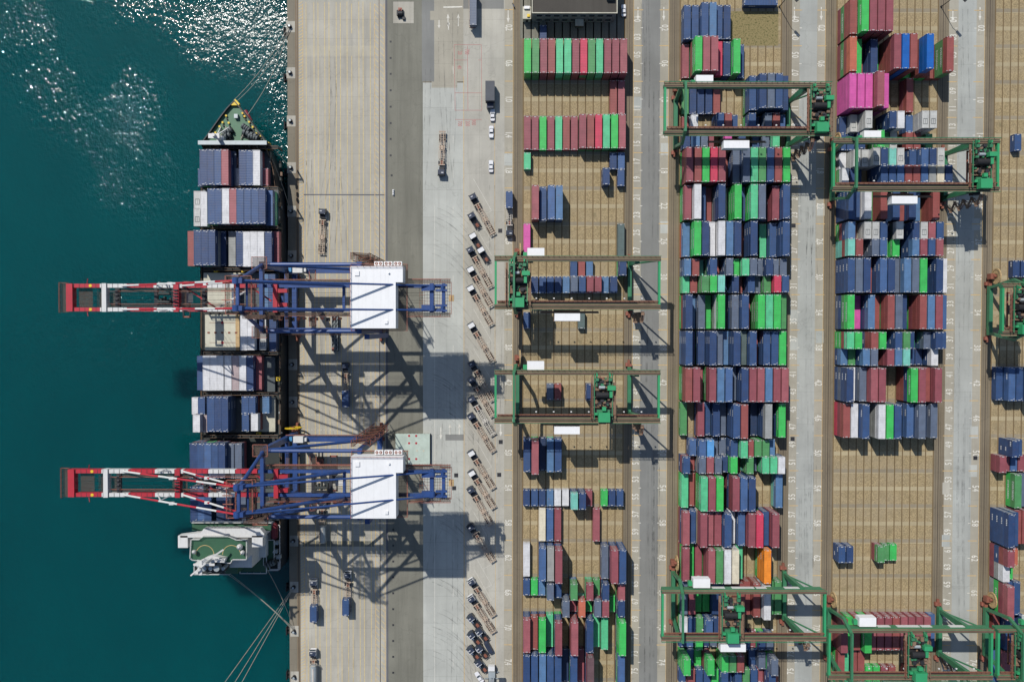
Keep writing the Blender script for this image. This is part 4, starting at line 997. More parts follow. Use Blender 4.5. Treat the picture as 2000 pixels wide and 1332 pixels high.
    for sx in(-2.4,2.4):
        for sy in(-1.,1.): mb=MB(); mb.tube((trol+sx*.6,sy,GH1-1.2),(trol+sx*.4,sy*1.1,hs+.8),.05,5); mb.build('hoist_rope',[M_DARK],tr)
    mb=MB(); mb.box(trol-1.2,-3.2,hs,trol+1.2,3.2,hs+.8,0); mb.box(trol-1.3,-6.05,hs-.8,trol-.9,6.05,hs-.3,0); mb.box(trol+.9,-6.05,hs-.8,trol+1.3,6.05,hs-.3,0); mb.box(trol-1.3,-6.1,hs-.8,trol+1.3,-5.6,hs-.3,1); mb.box(trol-1.3,5.6,hs-.8,trol+1.3,6.1,hs-.3,1); mb.build('spreader',[M_DARK,M_ORANGE],tr)
    # secondary carriages on the boom
    for xq in(-61.6,-34.):
        def sh(mb):
            mb.box(xq-.7,-3,GH1-1.,xq+.7,3,GH1-.2,0)
            for yq in(-2,-.6,.8,2.1): mb.tube((xq-.4,yq,GH1),(xq+.4,yq,GH1),.4,10,0)
        part('rope_support',[M_DARK],sh)
    for yq in(-1.6,-.8,.8,1.6): part('trolley_rope',[M_DARK],lambda mb:mb.tube((-76,yq,GH1+.1),(36,yq,GH1+.1),.045,4))
    for q in range(12): part('cable_carrier',[[M_DARK,M_RUST,M_ORANGE][q%3]],lambda mb:mb.box(-13+q*1.9,-7.4+.3*(q%3),GH0-1.5,-12+q*1.9,-6.2,GH0-.6+.4*(q%2),0))
    # stair tower on the landside leg
    def stair(mb):
        z=1.;k=0
        while z<38.5:
            x0=LS-1.9+(k%2)*4.2; x1=LS-1.9+((k+1)%2)*4.2; yy=LY+2.+1.2*(k%2)
            mb.beam((x0,yy,z),(x1,yy,z+4.1),.8,.12,0); mb.rail([(x0,yy+.45,z),(x1,yy+.45,z+4.1)],1.05,1,1.0,.07); mb.rail([(x0,yy-.45,z),(x1,yy-.45,z+4.1)],1.05,1,1.0,.07)
            z+=4.1; mb.box(x1-.6,LY+1.5,z,x1+.6,LY+3.7,z+.07,0); e=x1+(.6 if x1>x0 else -.6); mb.rail([(e,LY+1.5,z),(e,LY+3.7,z)],1.05,1,1.,.07); k+=1
        for xq in(LS-2.4,LS+2.8):
            for yq in(LY+1.4,LY+3.7): mb.box(xq-.1,yq-.1,0.8,xq+.1,yq+.1,40.5,1)
    part('stair_tower',[M_PORE,M_RUST],stair)
    def elev(mb): mb.box(LS+1.2,-LY-2.6,1,LS+2.8,-LY-1.,40,0)
    part('cable_duct',[M_BLUE],elev)
    def reel(mb):
        cx,cy,cz=WS-.4,LY+2.6,5.2; n=28
        for k in range(n):
            t0=2*math.pi*k/n; t1=2*math.pi*(k+1)/n
            for rr,w_ in((2.9,.35),(1.0,.3)):
                a=(cx+rr*math.cos(t0),cy,cz+rr*math.sin(t0)); b=(cx+rr*math.cos(t1),cy,cz+rr*math.sin(t1)); mb.beam(a,b,.5,w_,0,up=(0,1,0))
            if k%4==0: mb.beam((cx,cy,cz),(cx+2.8*math.cos(t0),cy,cz+2.8*math.sin(t0)),.2,.2,0,up=(0,1,0))
        mb.tube((cx,cy-1.4,cz),(cx,cy+.4,cz),.6,12,1)
    part('cable_reel',[M_YELLOW,M_RUST],reel)
    part('electrical_cabin',[M_CWHITE],lambda mb:(mb.box(WS+3,LY-1.,15.3,WS+6.4,LY+1.2,17.6),mb.box(WS+6.4,LY-.6,15.3,WS+7.4,LY+.6,16.8)))
    part('blue_cover',[paint('light_blue_cover',(70,140,190),.5)],lambda mb:mb.box(WS+1.2,LY-.6,15.25,WS+2.2,LY+.8,16.2))
    return c
_lb=bpy.data.materials
make_sts('ship_to_shore_crane',-63.5,8.9,'upper of two tall blue quay cranes with red and white boom and white house',-46.6)
make_sts('ship_to_shore_crane',-63.5,-50.0,'lower of two tall blue quay cranes, its boom over the aft containers',3.)
# ------------------------------------------------------------------ rail mounted gantry cranes in the yard
RH=22.3
def make_rmg(x,y,trolx,label,panels=False,spread=None):
    c=empty('yard_gantry_crane',(x,y,0),0,label,'gantry crane','green gantry cranes spanning the yard blocks')
    G=40.9; X0,X1=-8.,48.6; GY=7.8
    def part(nm,mats,fn,parent=c):
        mb=MB(); fn(mb); return mb.build(nm,mats,parent)
    for xx in(0,G):
        part('sill_beam',[M_GREEN],lambda mb:mb.box(xx-.65,-GY-1.2,1.2,xx+.65,GY+1.2,2.9))
        for s in(-1,1):
            def bog(mb):
                for q in(-2.1,-.7,.7,2.1):
                    mb.tube((xx-.3,s*(GY+1.2)+q,.36),(xx+.3,s*(GY+1.2)+q,.36),.35,10,1)
                mb.box(xx-.45,s*(GY+1.2)-2.6,.5,xx+.45,s*(GY+1.2)+2.6,1.15,0); mb.box(xx-1.2,s*(GY+2.2)-.8,.4,xx-.45,s*(GY+2.2)+.5,1.5,2); mb.box(xx+.45,s*(GY+1.8)-.4,.5,xx+1.1,s*(GY+1.8)+.5,1.3,2)
            part('bogie',[M_RUST,M_DARK,M_ORANGE],bog)
    for s in(-1,1):
        def lr(mb): mb.beam((G,s*GY,2.9),(G,s*GY,RH-2),1.0,1.3,0,1.5,2.4,up=(0,1,0))
        part('leg',[M_GREEN],lr)
        part('leg_brace',[M_GREEN],lambda mb:mb.tube((G+.3,s*GY,3.2),(X1-1,s*(GY-.2),RH-2),.3,8))
        def ll(mb):
            mb.beam((0,s*(GY+.6),2.9),(-.7,s*(GY+2.6),17),.9,1.1,0,up=(1,0,0)); mb.beam((-.7,s*(GY+2.6),16.8),(-1.4,s*GY,25.2),.9,1.,0,up=(1,0,0))
        part('leg',[M_GREEN],ll)
        def gird(mb):
            yy=s*GY
            if panels and s>0: mb.box(X0+.6,yy-.3,RH-4.6,X1-.6,yy+.55,RH-2.21,0)
            mb.box(X0,yy-.5,RH-2.2,X1,yy+.5,RH-.05,0)
            mb.box(X0+.2,yy-.4,RH-.05,X1-.2,yy+.4,RH,1)
            mb.box(X0,yy-.12,RH,X1,yy+.12,RH+.14,2)
        part('girder',[M_GREEN,M_GRATE,M_RAILS],gird)
        yy_=s*(GY+.5)
        def wk(mb):
            if panels and s>0: mb.box(X0,yy_,RH-.6,X1,yy_+.2,RH-.5,0); return
            w_=.7 if s>0 else .8; y0=s*(GY+.5); y1=s*(GY+.5+w_); mb.box(X0,min(y0,y1),RH-.5,X1,max(y0,y1),RH-.42,0); mb.rail([(X0,y1,RH-.4),(X1,y1,RH-.4)],1.1,1,1.8,.07)
            if s<0:
                y2=-GY+.5; mb.box(X0+1,y2,RH-.6,X1-1,y2+1.15,RH-.52,0); mb.rail([(X0+1,y2+1.15,RH-.5),(X1-1,y2+1.15,RH-.5)],1.1,3,1.6,.07); mb.box(X0+6,y2+.4,RH-.5,X1-8,y2+.65,RH-.15,2); mb.box(X0+2,y2+.8,RH-.5,X1-2,y2+.9,RH-.2,3)
                for q in range(7): mb.box(6+q*6,-GY+2.3,RH-1,6.5+q*6,-GY+2.7,RH-.6,4)
        part('girder_walkway',[M_GRATE,M_GREEN,M_DARK,M_RUST,M_CWHITE],wk)
    for xx in(X0+.4,X1-.5):
        part('end_tie',[M_GREEN2],lambda mb:mb.box(xx-.36,-GY+.5,RH-1.6,xx+.36,GY-.5,RH-.15))
    part('top_tie',[M_GREEN],lambda mb:mb.box(-1.75,-GY-.6,24.8,-1.05,GY+.6,25.9))
    def stair(mb):
        z=.8
        for k in range(8):
            q0=GY+2.6+(k%2)*2.6; q1=GY+2.6+((k+1)%2)*2.6
            mb.beam((G+1.6,-q0,z),(G+1.6,-q1,z+2.6),.8,.12,0); mb.rail([(G+2.1,-q0,z),(G+2.1,-q1,z+2.6)],1.,1,1.3,.06); z+=2.6; mb.box(G+1.1,-q1-.6,z,G+2.2,-q1+.6,z+.07,0)
    part('stair',[M_GRATE,M_RUST],stair)
    part('transformer_house',[M_HOUSE,M_GREEN2],lambda mb:(mb.box(3.2,GY+1.0,17.4,9.0,GY+4.1,20.6,0),mb.box(1.8,GY+1.2,17.6,3.1,GY+2.8,19.4,1)))
    part('electrical_house',[M_HOUSE,M_GRATE],lambda mb:(mb.box(12.5,-GY-5.2,18.4,21.2,-GY-2.6,21.4,0),mb.box(12.3,-GY-5.3,18.2,21.4,-GY-1.3,18.38,1),mb.box(8,-GY-2.5,17.2,28,-GY-1.75,17.3,1),mb.rail([(8,-GY-2.5,17.4),(12.4,-GY-2.5,17.4)],1.1,1,1.5,.07),mb.rail([(21.3,-GY-2.5,17.4),(28,-GY-2.5,17.4)],1.1,1,1.5,.07)))
    def reel(mb):
        cx,cy,cz=.9,GY+4.6,4.2; n=20
        for k in range(n):
            t0=2*math.pi*k/n; t1=2*math.pi*(k+1)/n
            mb.beam((cx,cy+2.6*math.cos(t0),cz+2.6*math.sin(t0)),(cx,cy+2.6*math.cos(t1),cz+2.6*math.sin(t1)),.55,.4,0,up=(1,0,0))
            mb.beam((cx,cy,cz),(cx,cy+2.5*math.cos(t0),cz+2.5*math.sin(t0)),.35,.16,0,up=(1,0,0))
        mb.tube((cx-1.,cy,cz),(cx+.3,cy,cz),.55,10,1); mb.box(cx-2.,cy-1,2,cx-.5,cy+1.,4.2,1); mb.box(-.6,GY+1.2,1.6,.6,cy+.4,2.2,1)
    part('cable_reel',[M_WOODREEL,M_RUST],reel)
    if panels:
        for x0,x1 in((10,14.4),(16.8,24.6),(25.2,28.8),(35,41)): part('sign_panel',[M_CWHITE],lambda mb:mb.box(x0,GY+.56,RH-4.3,x1,GY+.66,RH-2.5))
    # trolley
    tr=empty('trolley',(trolx,0,0)); tr.parent=c
    def fr(mb):
        for sx in(-3.2,2.9):
            mb.box(sx,-GY,RH+.2,sx+.3,GY,RH+.8,0)
        for yq in(-7.4,-3.6,-.2,3.4,7.2): mb.box(-3.4,yq-.12,RH+.2,3.4,yq+.12,RH+.7,1)
        mb.box(-4.2,-7.6,RH+.1,-3.4,6.8,RH+.18,1); mb.rail([(-4.2,-7.6,RH+.2),(-4.2,4.8,RH+.2)],1.1,2,1.5,.08); mb.rail([(4.2,-7.6,RH+.2),(4.2,4.8,RH+.2)],1.1,1,1.5,.08); mb.box(3.4,-7.6,RH+.1,4.2,4.8,RH+.18,1)
        mb.box(-3,-6.5,RH-.4,3,4.5,RH-.2,3)
        for sx in(-2.6,1.8): mb.box(sx,3.5,RH+.6,sx+.5,8.2,RH+1.4,0); mb.box(sx-.2,5.4,RH+1.4,sx+.9,6.4,RH+2.3,0); mb.box(sx,6.9,RH+1.4,sx+.5,7.7,RH+2.8,4)
    mb=MB(); fr(mb); mb.build('trolley_frame',[M_GREEN,M_GRATE,M_RUST,M_DARK,M_GREEN2],tr)
    mb=MB()
    mb.tube((-2.6,.6,RH+1.8),(1.6,.6,RH+1.8),1.05,18,0)
    for q in range(12): mb.tube((-2.5+q*.34,.6,RH+1.8),(-2.42+q*.34,.6,RH+1.8),1.1,18,1)
    mb.build('hoist_drum',[M_BLACK,M_DARK],tr)
    mb=MB(); mb.box(1.9,-.2,RH+.7,2.9,2.4,RH+2.4,0); mb.box(1.2,2.3,RH+.9,3.9,3.8,RH+3.0,0); mb.tube((-1.6,3.2,RH+1.5),(.4,3.2,RH+1.5),.55,10,1); mb.build('gearbox_housing',[M_GREEN2,M_SILVER],tr)
    mb=MB(); mb.box(-3.2,-3.4,RH+.2,3.,-1.1,RH+.32,1); mb.box(-3.2,2.,RH+.2,3.,6.2,RH+.32,1); mb.box(-.3,-1.1,RH+.2,.3,2.,RH+.3,1)
    for q in range(30):
        a=rng.uniform(-3,2.2); b=rng.choice([rng.uniform(-3.2,-1.2),rng.uniform(2.,4.8),rng.uniform(4.5,6)]); s_=rng.uniform(.35,.9); mb.box(a,b,RH+.3,a+s_*1.3,b+s_,RH+.8+rng.uniform(.1,1.1),q%3)
    for q in(-1.3,1.3): mb.tube((q,-2.4,RH+.8),(q,-2.4,RH+1.6),.7,14,0)
    for q in(-2,-.6,.9): mb.tube((q,4.2,RH+.9),(q+.9,4.2,RH+.9),.55,10,0)
    mb.build('hoist_machinery',[M_DARK,M_GRATE,M_GREEN],tr)
    mb=MB(); mb.box(-1.9,-8.4,RH+.9,2.,-5.2,RH+3.4,0); mb.box(-2.2,-5.4,RH+.4,2.2,-4.4,RH+1.2,1); mb.box(-.6,-4.6,RH+1.6,.7,-3.3,RH+2.9,0); mb.box(-3,-6.2,RH+.5,-2,-5.4,RH+1.8,0); mb.box(2.2,-6.6,RH+.5,3.2,-5.8,RH+1.6,1); mb.build('control_cabin',[M_GREEN2,M_GREEN],tr)
    mb=MB(); mb.box(-1.3,-9.7,17.6,1.3,-7.6,20,0); mb.box(-1.2,-9.75,18,1.2,-9.7,19.6,1); mb.build('operator_cab',[M_DARK,M_GLASS],tr)
    hs=spread or 16.
    mb=MB(); mb.box(-1.2,-1.6,hs+.3,1.2,1.6,hs+1.2,0); mb.box(-1.25,-6,hs-.3,-.85,6,hs+.25,1); mb.box(.85,-6,hs-.3,1.25,6,hs+.25,1); mb.box(-1.25,-6.1,hs-.3,1.25,-5.6,hs+.25,1); mb.box(-1.25,5.6,hs-.3,1.25,6.1,hs+.25,1); mb.build('spreader',[M_DARK,M_ORANGE],tr)
    for sx in(-1,1):
        for sy in(-1.2,1.2): mb=MB(); mb.tube((sx,sy,RH),(sx,sy,hs+1.2),.06,5); mb.build('hoist_rope',[M_DARK],tr)
    return c
def rmg(b,vN,vS,utrol,*a):
    y=(P(1000,vN,RH).y+P(1000,vS,RH).y)/2; x=BX[b]-2.2
    make_rmg(x,y,P(utrol,(vN+vS)/2,RH).x-x,*a)
rmg(0,507,597,1012,'upper green gantry crane over the block nearest the quay, trolley at its left leg')
rmg(0,729,819,1178,'lower green gantry crane over the block nearest the quay, trolley right of centre')
rmg(1,166,259,1600,'green gantry crane near the top of the second block, trolley at its right end')
rmg(2,276,366,1916,'green gantry crane over the third block, trolley at its right end above the lane')
rmg(1,1157,1244,1427,'green gantry crane near the bottom of the second block, trolley left of centre',True)
rmg(2,1230,1322,1790,'green gantry crane at the bottom of the third block over maroon containers',True)
rmg(3,1230,1322,1998,'green gantry crane cut by the lower right corner of the picture',True)
rmg(3,556,650,1996,'green gantry crane cut by the right edge at mid height')
# ------------------------------------------------------------------ trucks, cars, small things
def wheels(root,xs,ys,r=.5,w=.55):
    for yy in ys:
        for s in xs:
            mb=MB(); mb.tube((s-w/2,yy,r),(s+w/2,yy,r),r,14,0); mb.tube((s-w/2-.01,yy,r),(s+w/2+.01,yy,r),r*.5,10,1); mb.build('wheel',[M_BLACK,M_SILVER],root)
def tractor(root,cabm,roofm,y0=0.,num=True):
    """yard tractor, nose at +y, rear axle near y0"""
    mb=MB()
    for s in(-.45,.45): mb.box(s-.12,y0-1.2,.75,s+.12,y0+4.4,1.05,0)
    mb.box(-1.2,y0+1.4,.5,-.65,y0+2.9,1.1,0); mb.box(.65,y0+1.4,.5,1.2,y0+2.9,1.1,1); mb.box(-1.,y0-1.4,.9,1.,y0-1.2,1.1,0)
    for s in(-1,1): mb.box(s*1.0-.28,y0-.75,1.08,s*1.0+.28,y0+.75,1.14,0)
    mb.box(-.9,y0+1.5,1.1,.9,y0+2.6,1.5,0); mb.tube((.95,y0+2.75,1.),(.95,y0+2.75,3.1),.1,8,1)
    mb.build('tractor_frame',[M_DARK,M_SILVER],root)
    mb=MB(); mb.tube((0,y0,1.08),(0,y0,1.25),.55,14,0); mb.box(-.5,y0-.9,1.05,.5,y0-.2,1.2,0); mb.build('fifth_wheel',[M_RUST],root)
    cb=MB(); yb=y0+2.75; yf=y0+4.75
    pr=[(yb,1.),(yf,1.),(yf+.02,1.9),(yf-.28,2.85),(yb,2.85)]
    n=len(pr); vs=[(-1.22,a,b) for a,b in pr]+[(1.22,a,b) for a,b in pr]
    cb.add(vs,[tuple(range(n)),tuple(range(2*n-1,n-1,-1))]+[(i,n+i,n+(i+1)%n,(i+1)%n) for i in range(n)],0)
    cb.box(-1.14,yb+.06,2.85,1.14,yf-.36,3.,1)
    cb.box(-1.0,yf-.1,.55,1.0,yf+.14,1.0,0); cb.box(-1.24,yf-1.,.6,-1.,yf-.1,1.0,0); cb.box(1.,yf-1.,.6,1.24,yf-.1,1.,0)
    if num:
        for q in range(3): cb.box(-.8+q*.28,yb+.9,3.,-.6+q*.28,yb+1.25,3.012,2)
    cab=cb.build('cab',[cabm,roofm,M_LET],root)
    mb=MB(); mb.add([(-1.08,yf+.03,1.95),(1.08,yf+.03,1.95),(1.08,yf-.235,2.76),(-1.08,yf-.235,2.76)],[(0,1,2,3)],0); mb.build('windscreen',[M_GLASS],cab)
    for s in(-1,1):
        mb=MB(); mb.quad([(s*1.235,yb+.5,1.9),(s*1.235,yf-.35,1.9),(s*1.235,yf-.45,2.65),(s*1.235,yb+.5,2.65)]); mb.build('side_window',[M_GLASS],cab)
        mb=MB(); mb.box(s*1.3-.12,yf-.15,1.7,s*1.3+.12,yf+.05,2.3); mb.build('mirror',[M_DARK],cab)
        mb=MB(); mb.box(s*.85-.18,yf+.14,.65,s*.85+.18,yf+.17,.9); mb.build('headlight',[M_CWHITE],cab)
    wheels(root,(-1.02,1.02),(y0+3.9,),.5,.35); wheels(root,(-.9,.9),(y0-.05,),.5,.62)
def trailer(root,mat,yk,L=12.4):
    """skeletal container trailer, kingpin at yk, running back"""
    tr=empty('trailer',(0,0,0)); tr.parent=root
    y1=yk+.9; y0=y1-L
    mb=MB()
    for s in(-.5,.5): mb.box(s-.12,y0,1.15,s+.12,y1,1.5,0)
    q=y0+.3
    while q<y1: mb.box(-.5,q-.07,1.3,.5,q+.07,1.45,0); q+=.85
    for yy in (y0+.15,y0+L*.47,y1-.2): mb.box(-1.2,yy-.16,1.2,1.2,yy+.16,1.52,0)
    for a,b in((y0+.4,y0+L*.40),(y0+L*.55,y1-2.4)):
        for s in(-1,1):
            mb.box(s*1.12-.06,a,1.3,s*1.12+.06,b,1.45,0); q=a
            while q<=b+.01: mb.box(min(s*.5,s*1.12),q-.05,1.32,max(s*.5,s*1.12),q+.05,1.43,0); q+=(b-a)/6
    mb.build('trailer_frame',[mat],tr)
    mb=MB(); mb.box(-.95,y0+L*.47-.7,1.1,.95,y0+L*.47+.9,1.5,0); mb.build('bogie_plate',[mat],tr)
    for s in(-.6,.6): mb=MB(); mb.box(s-.1,y1-3.2,.3,s+.1,y1-3.0,1.3); mb.build('landing_leg',[M_DARK],tr)
    mb=MB(); mb.box(-1.1,y0-.12,.9,1.1,y0,1.2); mb.build('rear_bumper',[M_RUST],tr)
    for yy in (y0+1.5,y0+2.8):
        for s in(-.92,.92):
            mb=MB(); mb.tube((s-.3,yy,.5),(s+.3,yy,.5),.5,12,0); mb.tube((s-.31,yy,.5),(s+.31,yy,.5),.22,8,1); mb.build('wheel',[M_BLACK,M_SILVER],tr)
def mk_truck(kind):
    cabm,roofm,tm={'dark':(M_CABD,M_CABD,M_CHAS),'white':(M_CABD,M_CABW,M_CHAS),'pale':(M_CABD,M_CABD,M_CHASW),'dark_solo':(M_CABD,M_CABD,None),'white_solo':(M_CABD,M_CABW,None),'rim':(M_CABW,M_CABD,M_CHAS),'rim_solo':(M_CABD,M_CABD,None)}[kind]
    r=empty('yard_truck' if tm else 'yard_tractor')
    if tm: tractor(r,cabm,roofm,3.6); trailer(r,tm,3.6)
    else:
        tractor(r,cabm,roofm,-1.8,kind!='white_solo')
        if kind=='rim_solo':
            mb=MB(); mb.box(-1.15,.98,2.84,-1.0,2.8,3.03); mb.box(-1.15,.9,2.84,.9,1.05,3.03); mb.build('pale_roof_edge',[M_CABW],r)
            mb=MB(); mb.box(-.9,-.2,1.4,-.3,.5,1.7); mb.build('battery_box',[M_CABW],r)
    return r
_proto={}
def truck(kind,u0,v0,u1,v1,label,group=None):
    """cab nose at (u0,v0), tail at (u1,v1) in the photo"""
    a=P(u0,v0,1.5); b=P(u1,v1,1.5); d=a-b; m=(a+b)/2
    if kind in _proto: o=copy_tree(_proto[kind])
    else: o=_proto[kind]=mk_truck(kind)
    o.location=(m.x,m.y,.03); o.rotation_euler.z=math.atan2(-d.x,d.y)
    for q in('group',):
        if q in o: del o[q]
    tag(o,label,'truck' if 'solo' not in kind else 'tractor',group); return o
DIAG=[('dark',919,376,966,463),('dark_solo',917,415,936,446),('white_solo',919,454,938,486),('white_solo',935,482,954,513),('dark',913,478,962,567),('white',914,517,963,604),('white',914,554,963,640),('white',915,626,966,712),
('dark',918,703,965,786),('dark',916,733,966,818),('pale',916,770,967,855),('dark',915,804,967,887),('white',915,875,967,960),('white',916,914,968,998),('dark',916,949,962,1030),('dark',915,1021,966,1101),('rim',916,1127,967,1208),('rim',916,1160,967,1240),
('rim_solo',915,1199,937,1227),('rim_solo',931,1225,953,1253),('rim_solo',916,1232,938,1260),('rim_solo',915,1261,936,1289),('rim_solo',932,1258,952,1286),('rim_solo',930,1286,951,1314)]
kn={'dark':'yard truck with dark cab and empty brown trailer','white':'yard truck with white cab roof and empty trailer','pale':'yard truck with dark cab and pale empty trailer','dark_solo':'dark yard tractor without trailer','white_solo':'white roofed yard tractor without trailer','rim':'yard truck with pale rimmed cab and empty trailer','rim_solo':'dark yard tractor with pale roof edge'}
for i,(k,*uv) in enumerate(DIAG):
    n_=i+1; od=ORD[i] if i<20 else {20:'twenty-first',21:'twenty-second',22:'twenty-third',23:'last'}[i]
    truck(k,*uv,'%s, %s from top in diagonal row'%(kn[k],od),'yard trucks parked in the diagonal row')
truck('dark',631,404,627,502,'yard truck with empty trailer on the apron north of the upper quay crane')
truck('dark',862,350,864,248,'empty skeletal truck heading down the pale road left of the red markings')
truck('dark',675,705,675,800,'truck carrying a blue short container under the upper quay crane shadow')
truck('rim',613,1126,614,1222,'truck carrying a blue short container near the stern bollards')
truck('rim',680,1111,678,1208,'truck carrying a blue short container right of the stern ropes')
truck('rim',612,1262,612,1360,'truck carrying a silver tank at the lower edge of the quay')
truck('rim',629,970,629,1066,'truck carrying a silver box partly under the lower quay crane')
truck('pale',995,462,995,372,'truck carrying a blue short container beside bay 26 of the first yard lane')
truck('dark',921,-38,923,60,'truck carrying a slate long container at the top of the pale road')
def load(u,v,c,long,label,z=1.55,rz=0.):
    p=P(u,v,z+TH); o=put_container(p.x,p.y,z+.03,c,long,label,'containers carried on trucks',rz); return o
load(674,779,'b',False,'blue short container on truck in the upper quay crane shadow'); load(611.5,1199,'b',False,'blue short container on truck close to the quay hatching at the stern'); load(674.5,1186,'b',False,'blue short container on truck right of the stern ropes'); load(994.5,390,'b',False,'blue short container on truck beside the block nearest the quay'); load(924,16,'s',True,'slate long container on truck at the top of the pale road')
load(1486,4,'b',True,'blue long container lying crosswise at the top edge of the second block',.3,math.pi/2)
def tank(u,v,L,label):
    p=P(u,v,3.); t=empty('tank_container',(p.x,p.y,1.55),0,label,'tank'); mb=MB()
    mb.tube((0,-L/2+.4,1.2),(0,L/2-.4,1.2),1.12,20,0); mb.tube((0,L/2-.4,1.2),(0,L/2,1.2),1.12,20,0,.6); mb.tube((0,-L/2,1.2),(0,-L/2+.4,1.2),.6,20,0,1.12); mb.build('tank_shell',[M_SILVER],t,smooth=False)
    mb=MB()
    for y in(-L/2,L/2-.15):
        for s in(-1.15,1.0): mb.box(s,y,0,s+.15,y+.15,2.4)
        mb.box(-1.15,y,2.25,1.15,y+.15,2.4); mb.box(-1.15,y,0,1.15,y+.15,.15)
    for s in(-1.15,1.): mb.box(s,-L/2,0,s+.15,L/2,.15)
    mb.build('tank_frame',[M_CHASW],t); mb=MB(); mb.box(-.3,-L*.35,2.3,.3,L*.35,2.4); mb.build('tank_walkway',[M_CHASW],t); return t
tank(612,1318,7.5,'silver tank on the truck at the lower edge of the quay'); tank(630,1043,6.4,'pale silver tank on the truck under the lower quay crane')
# parked trailers and odd machines on the apron
def cage(u,v,label):
    p=P(u,v,1.); t=empty('lashing_cage_trailer',(p.x,p.y,.02),0,label,'trailer','cage trailers under the upper quay crane'); mb=MB()
    mb.box(-1.25,-3.2,.8,1.25,3.2,1.,0)
    for r_ in range(4):
        for q in range(2): 
            x0=-1.1+q*1.15; y0=-3.+r_*1.55
            for e in((x0,y0,x0+1.0,y0+.1),(x0,y0+1.25,x0+1.,y0+1.35),(x0,y0,x0+.1,y0+1.35),(x0+.9,y0,x0+1.,y0+1.35)): mb.box(e[0],e[1],1.,e[2],e[3],2.1,1)
            mb.box(x0+.1,y0+.1,1.02,x0+.9,y0+1.25,1.5,2)
    mb.build('cage_bed',[M_DARK,M_SILVER,M_HATCHD],t); wheels(t,(-1.,1.),(-2.2,2.2),.45,.3); mb=MB(); mb.box(-1.,-3.0,1.5,-.2,-1.8,2.5); mb.build('orange_bin',[M_ORANGE],t); return t
cage(655,633,'cage trailer upper of two, half under the upper quay crane beam'); cage(655,669,'cage trailer with orange bin just below the upper quay crane')
p=P(625,906,1.); fl=empty('reach_forklift',(p.x,p.y,.02),0,'orange forklift with a dark carriage under the lower quay crane','forklift')
mb=MB(); mb.prism([(-1.2,-2),(1.2,-2),(1.3,1.4),(.8,2),(-.8,2),(-1.3,1.4)],.6,1.7,0); mb.box(-.9,-1.9,1.7,.9,-.6,2.2,0); mb.build('body',[M_ORANGE],fl)
mb=MB(); mb.box(-1.,2.,.3,-.8,2.3,3.6); mb.box(.8,2.,.3,1.,2.3,3.6); mb.box(-1.2,2.3,.4,1.2,2.5,1.3); mb.box(-.8,2.5,.3,-.5,4.4,.42); mb.box(.5,2.5,.3,.8,4.4,.42); mb.build('mast',[M_DARK],fl)
mb=MB(); mb.box(-.8,-.5,1.7,.8,1.2,2.9); mb.build('cab',[M_GLASS],fl); mb=MB(); mb.box(-.75,-.45,2.9,.75,1.1,3.0); mb.build('cab_roof',[M_ORANGE],fl); wheels(fl,(-1.2,1.2),(-1.3,1.4),.55,.4)
def car(u,v,rz,label):
    p=P(u,v,.8); c=empty('parked_car',(p.x,p.y,.02),rz,label,'car','white cars parked beside the first yard lane'); mb=MB()
    o=[(-.6,2.2),(.6,2.2),(.86,1.7),(.9,.5),(.9,-1.5),(.8,-2.1),(.5,-2.25),(-.5,-2.25),(-.8,-2.1),(-.9,-1.5),(-.9,.5),(-.86,1.7)]
    mb.prism([(x*.95,y*.97) for x,y in o],.3,.62,0,top=o); mb.prism(o,.62,.9,0,top=[(x*.9,y*.95) for x,y in o]); b=mb.build('body',[M_CARW],c)
    k=[(-.74,.75),(.74,.75),(.76,-1.3),(-.76,-1.3)]; kt=[(-.62,.2),(.62,.2),(.62,-.95),(-.62,-.95)]
    mb=MB(); mb.prism(k,.88,1.36,0,top=kt); mb.build('cabin_glass',[M_GLASS],c)
    mb=MB(); mb.prism(kt,1.36,1.42,0,top=[(x*.95,y*.95) for x,y in kt])
    for s in(-1,1): mb.beam((s*.74,.75,.9),(s*.62,.2,1.38),.08,.06); mb.beam((s*.76,-1.3,.9),(s*.62,-.95,1.38),.1,.06)
    mb.build('roof',[M_CARW],c)
    for s in(-.65,.65): mb=MB(); mb.box(s-.18,2.02,.55,s+.18,2.15,.72); mb.build('headlight',[M_SILVER],c); mb=MB(); mb.box(s-.16,-2.2,.6,s+.16,-2.12,.75); mb.build('tail_light',[M_RED],c)
    for s in(-.84,.84):
        for y in(1.35,-1.35): mb=MB(); mb.tube((s-.1,y,.32),(s+.1,y,.32),.32,12,0); mb.tube((s-.105,y,.32),(s+.105,y,.32),.18,8,1); mb.build('wheel',[M_BLACK,M_SILVER],c)
    return c
car(962,225,.0,'white car just below the dark box truck near the red markings'); car(959.5,258,math.pi,'white car second below the dark box truck'); car(959,325,.0,'white car alone beside painted 18'); car(1218,21,.03,'white car parked at the right of the dark roofed building'); car(936,1322,.6,'white car at the lower end of the diagonal truck row')
p=P(954,1263,1.); vn=empty('dark_van',(p.x,p.y,.02),.5,'dark van between the yard tractors at the bottom','van'); mb=MB(); vo=[(-.7,2.4),(.7,2.4),(.95,1.7),(.95,-2.2),(.7,-2.45),(-.7,-2.45),(-.95,-2.2),(-.95,1.7)]; mb.prism(vo,.3,1.,0); mb.prism(vo,1.,1.9,0,top=[(x*.85,y*.8-.2) for x,y in vo]); mb.build('body',[M_CABD],vn); mb=MB(); mb.quad([(-.72,2.05,1.25),(.72,2.05,1.25),(.62,1.82,1.75),(-.62,1.82,1.75)]); mb.build('windscreen',[M_GLASS],vn); wheels(vn,(-.85,.85),(1.5,-1.5),.35,.25)
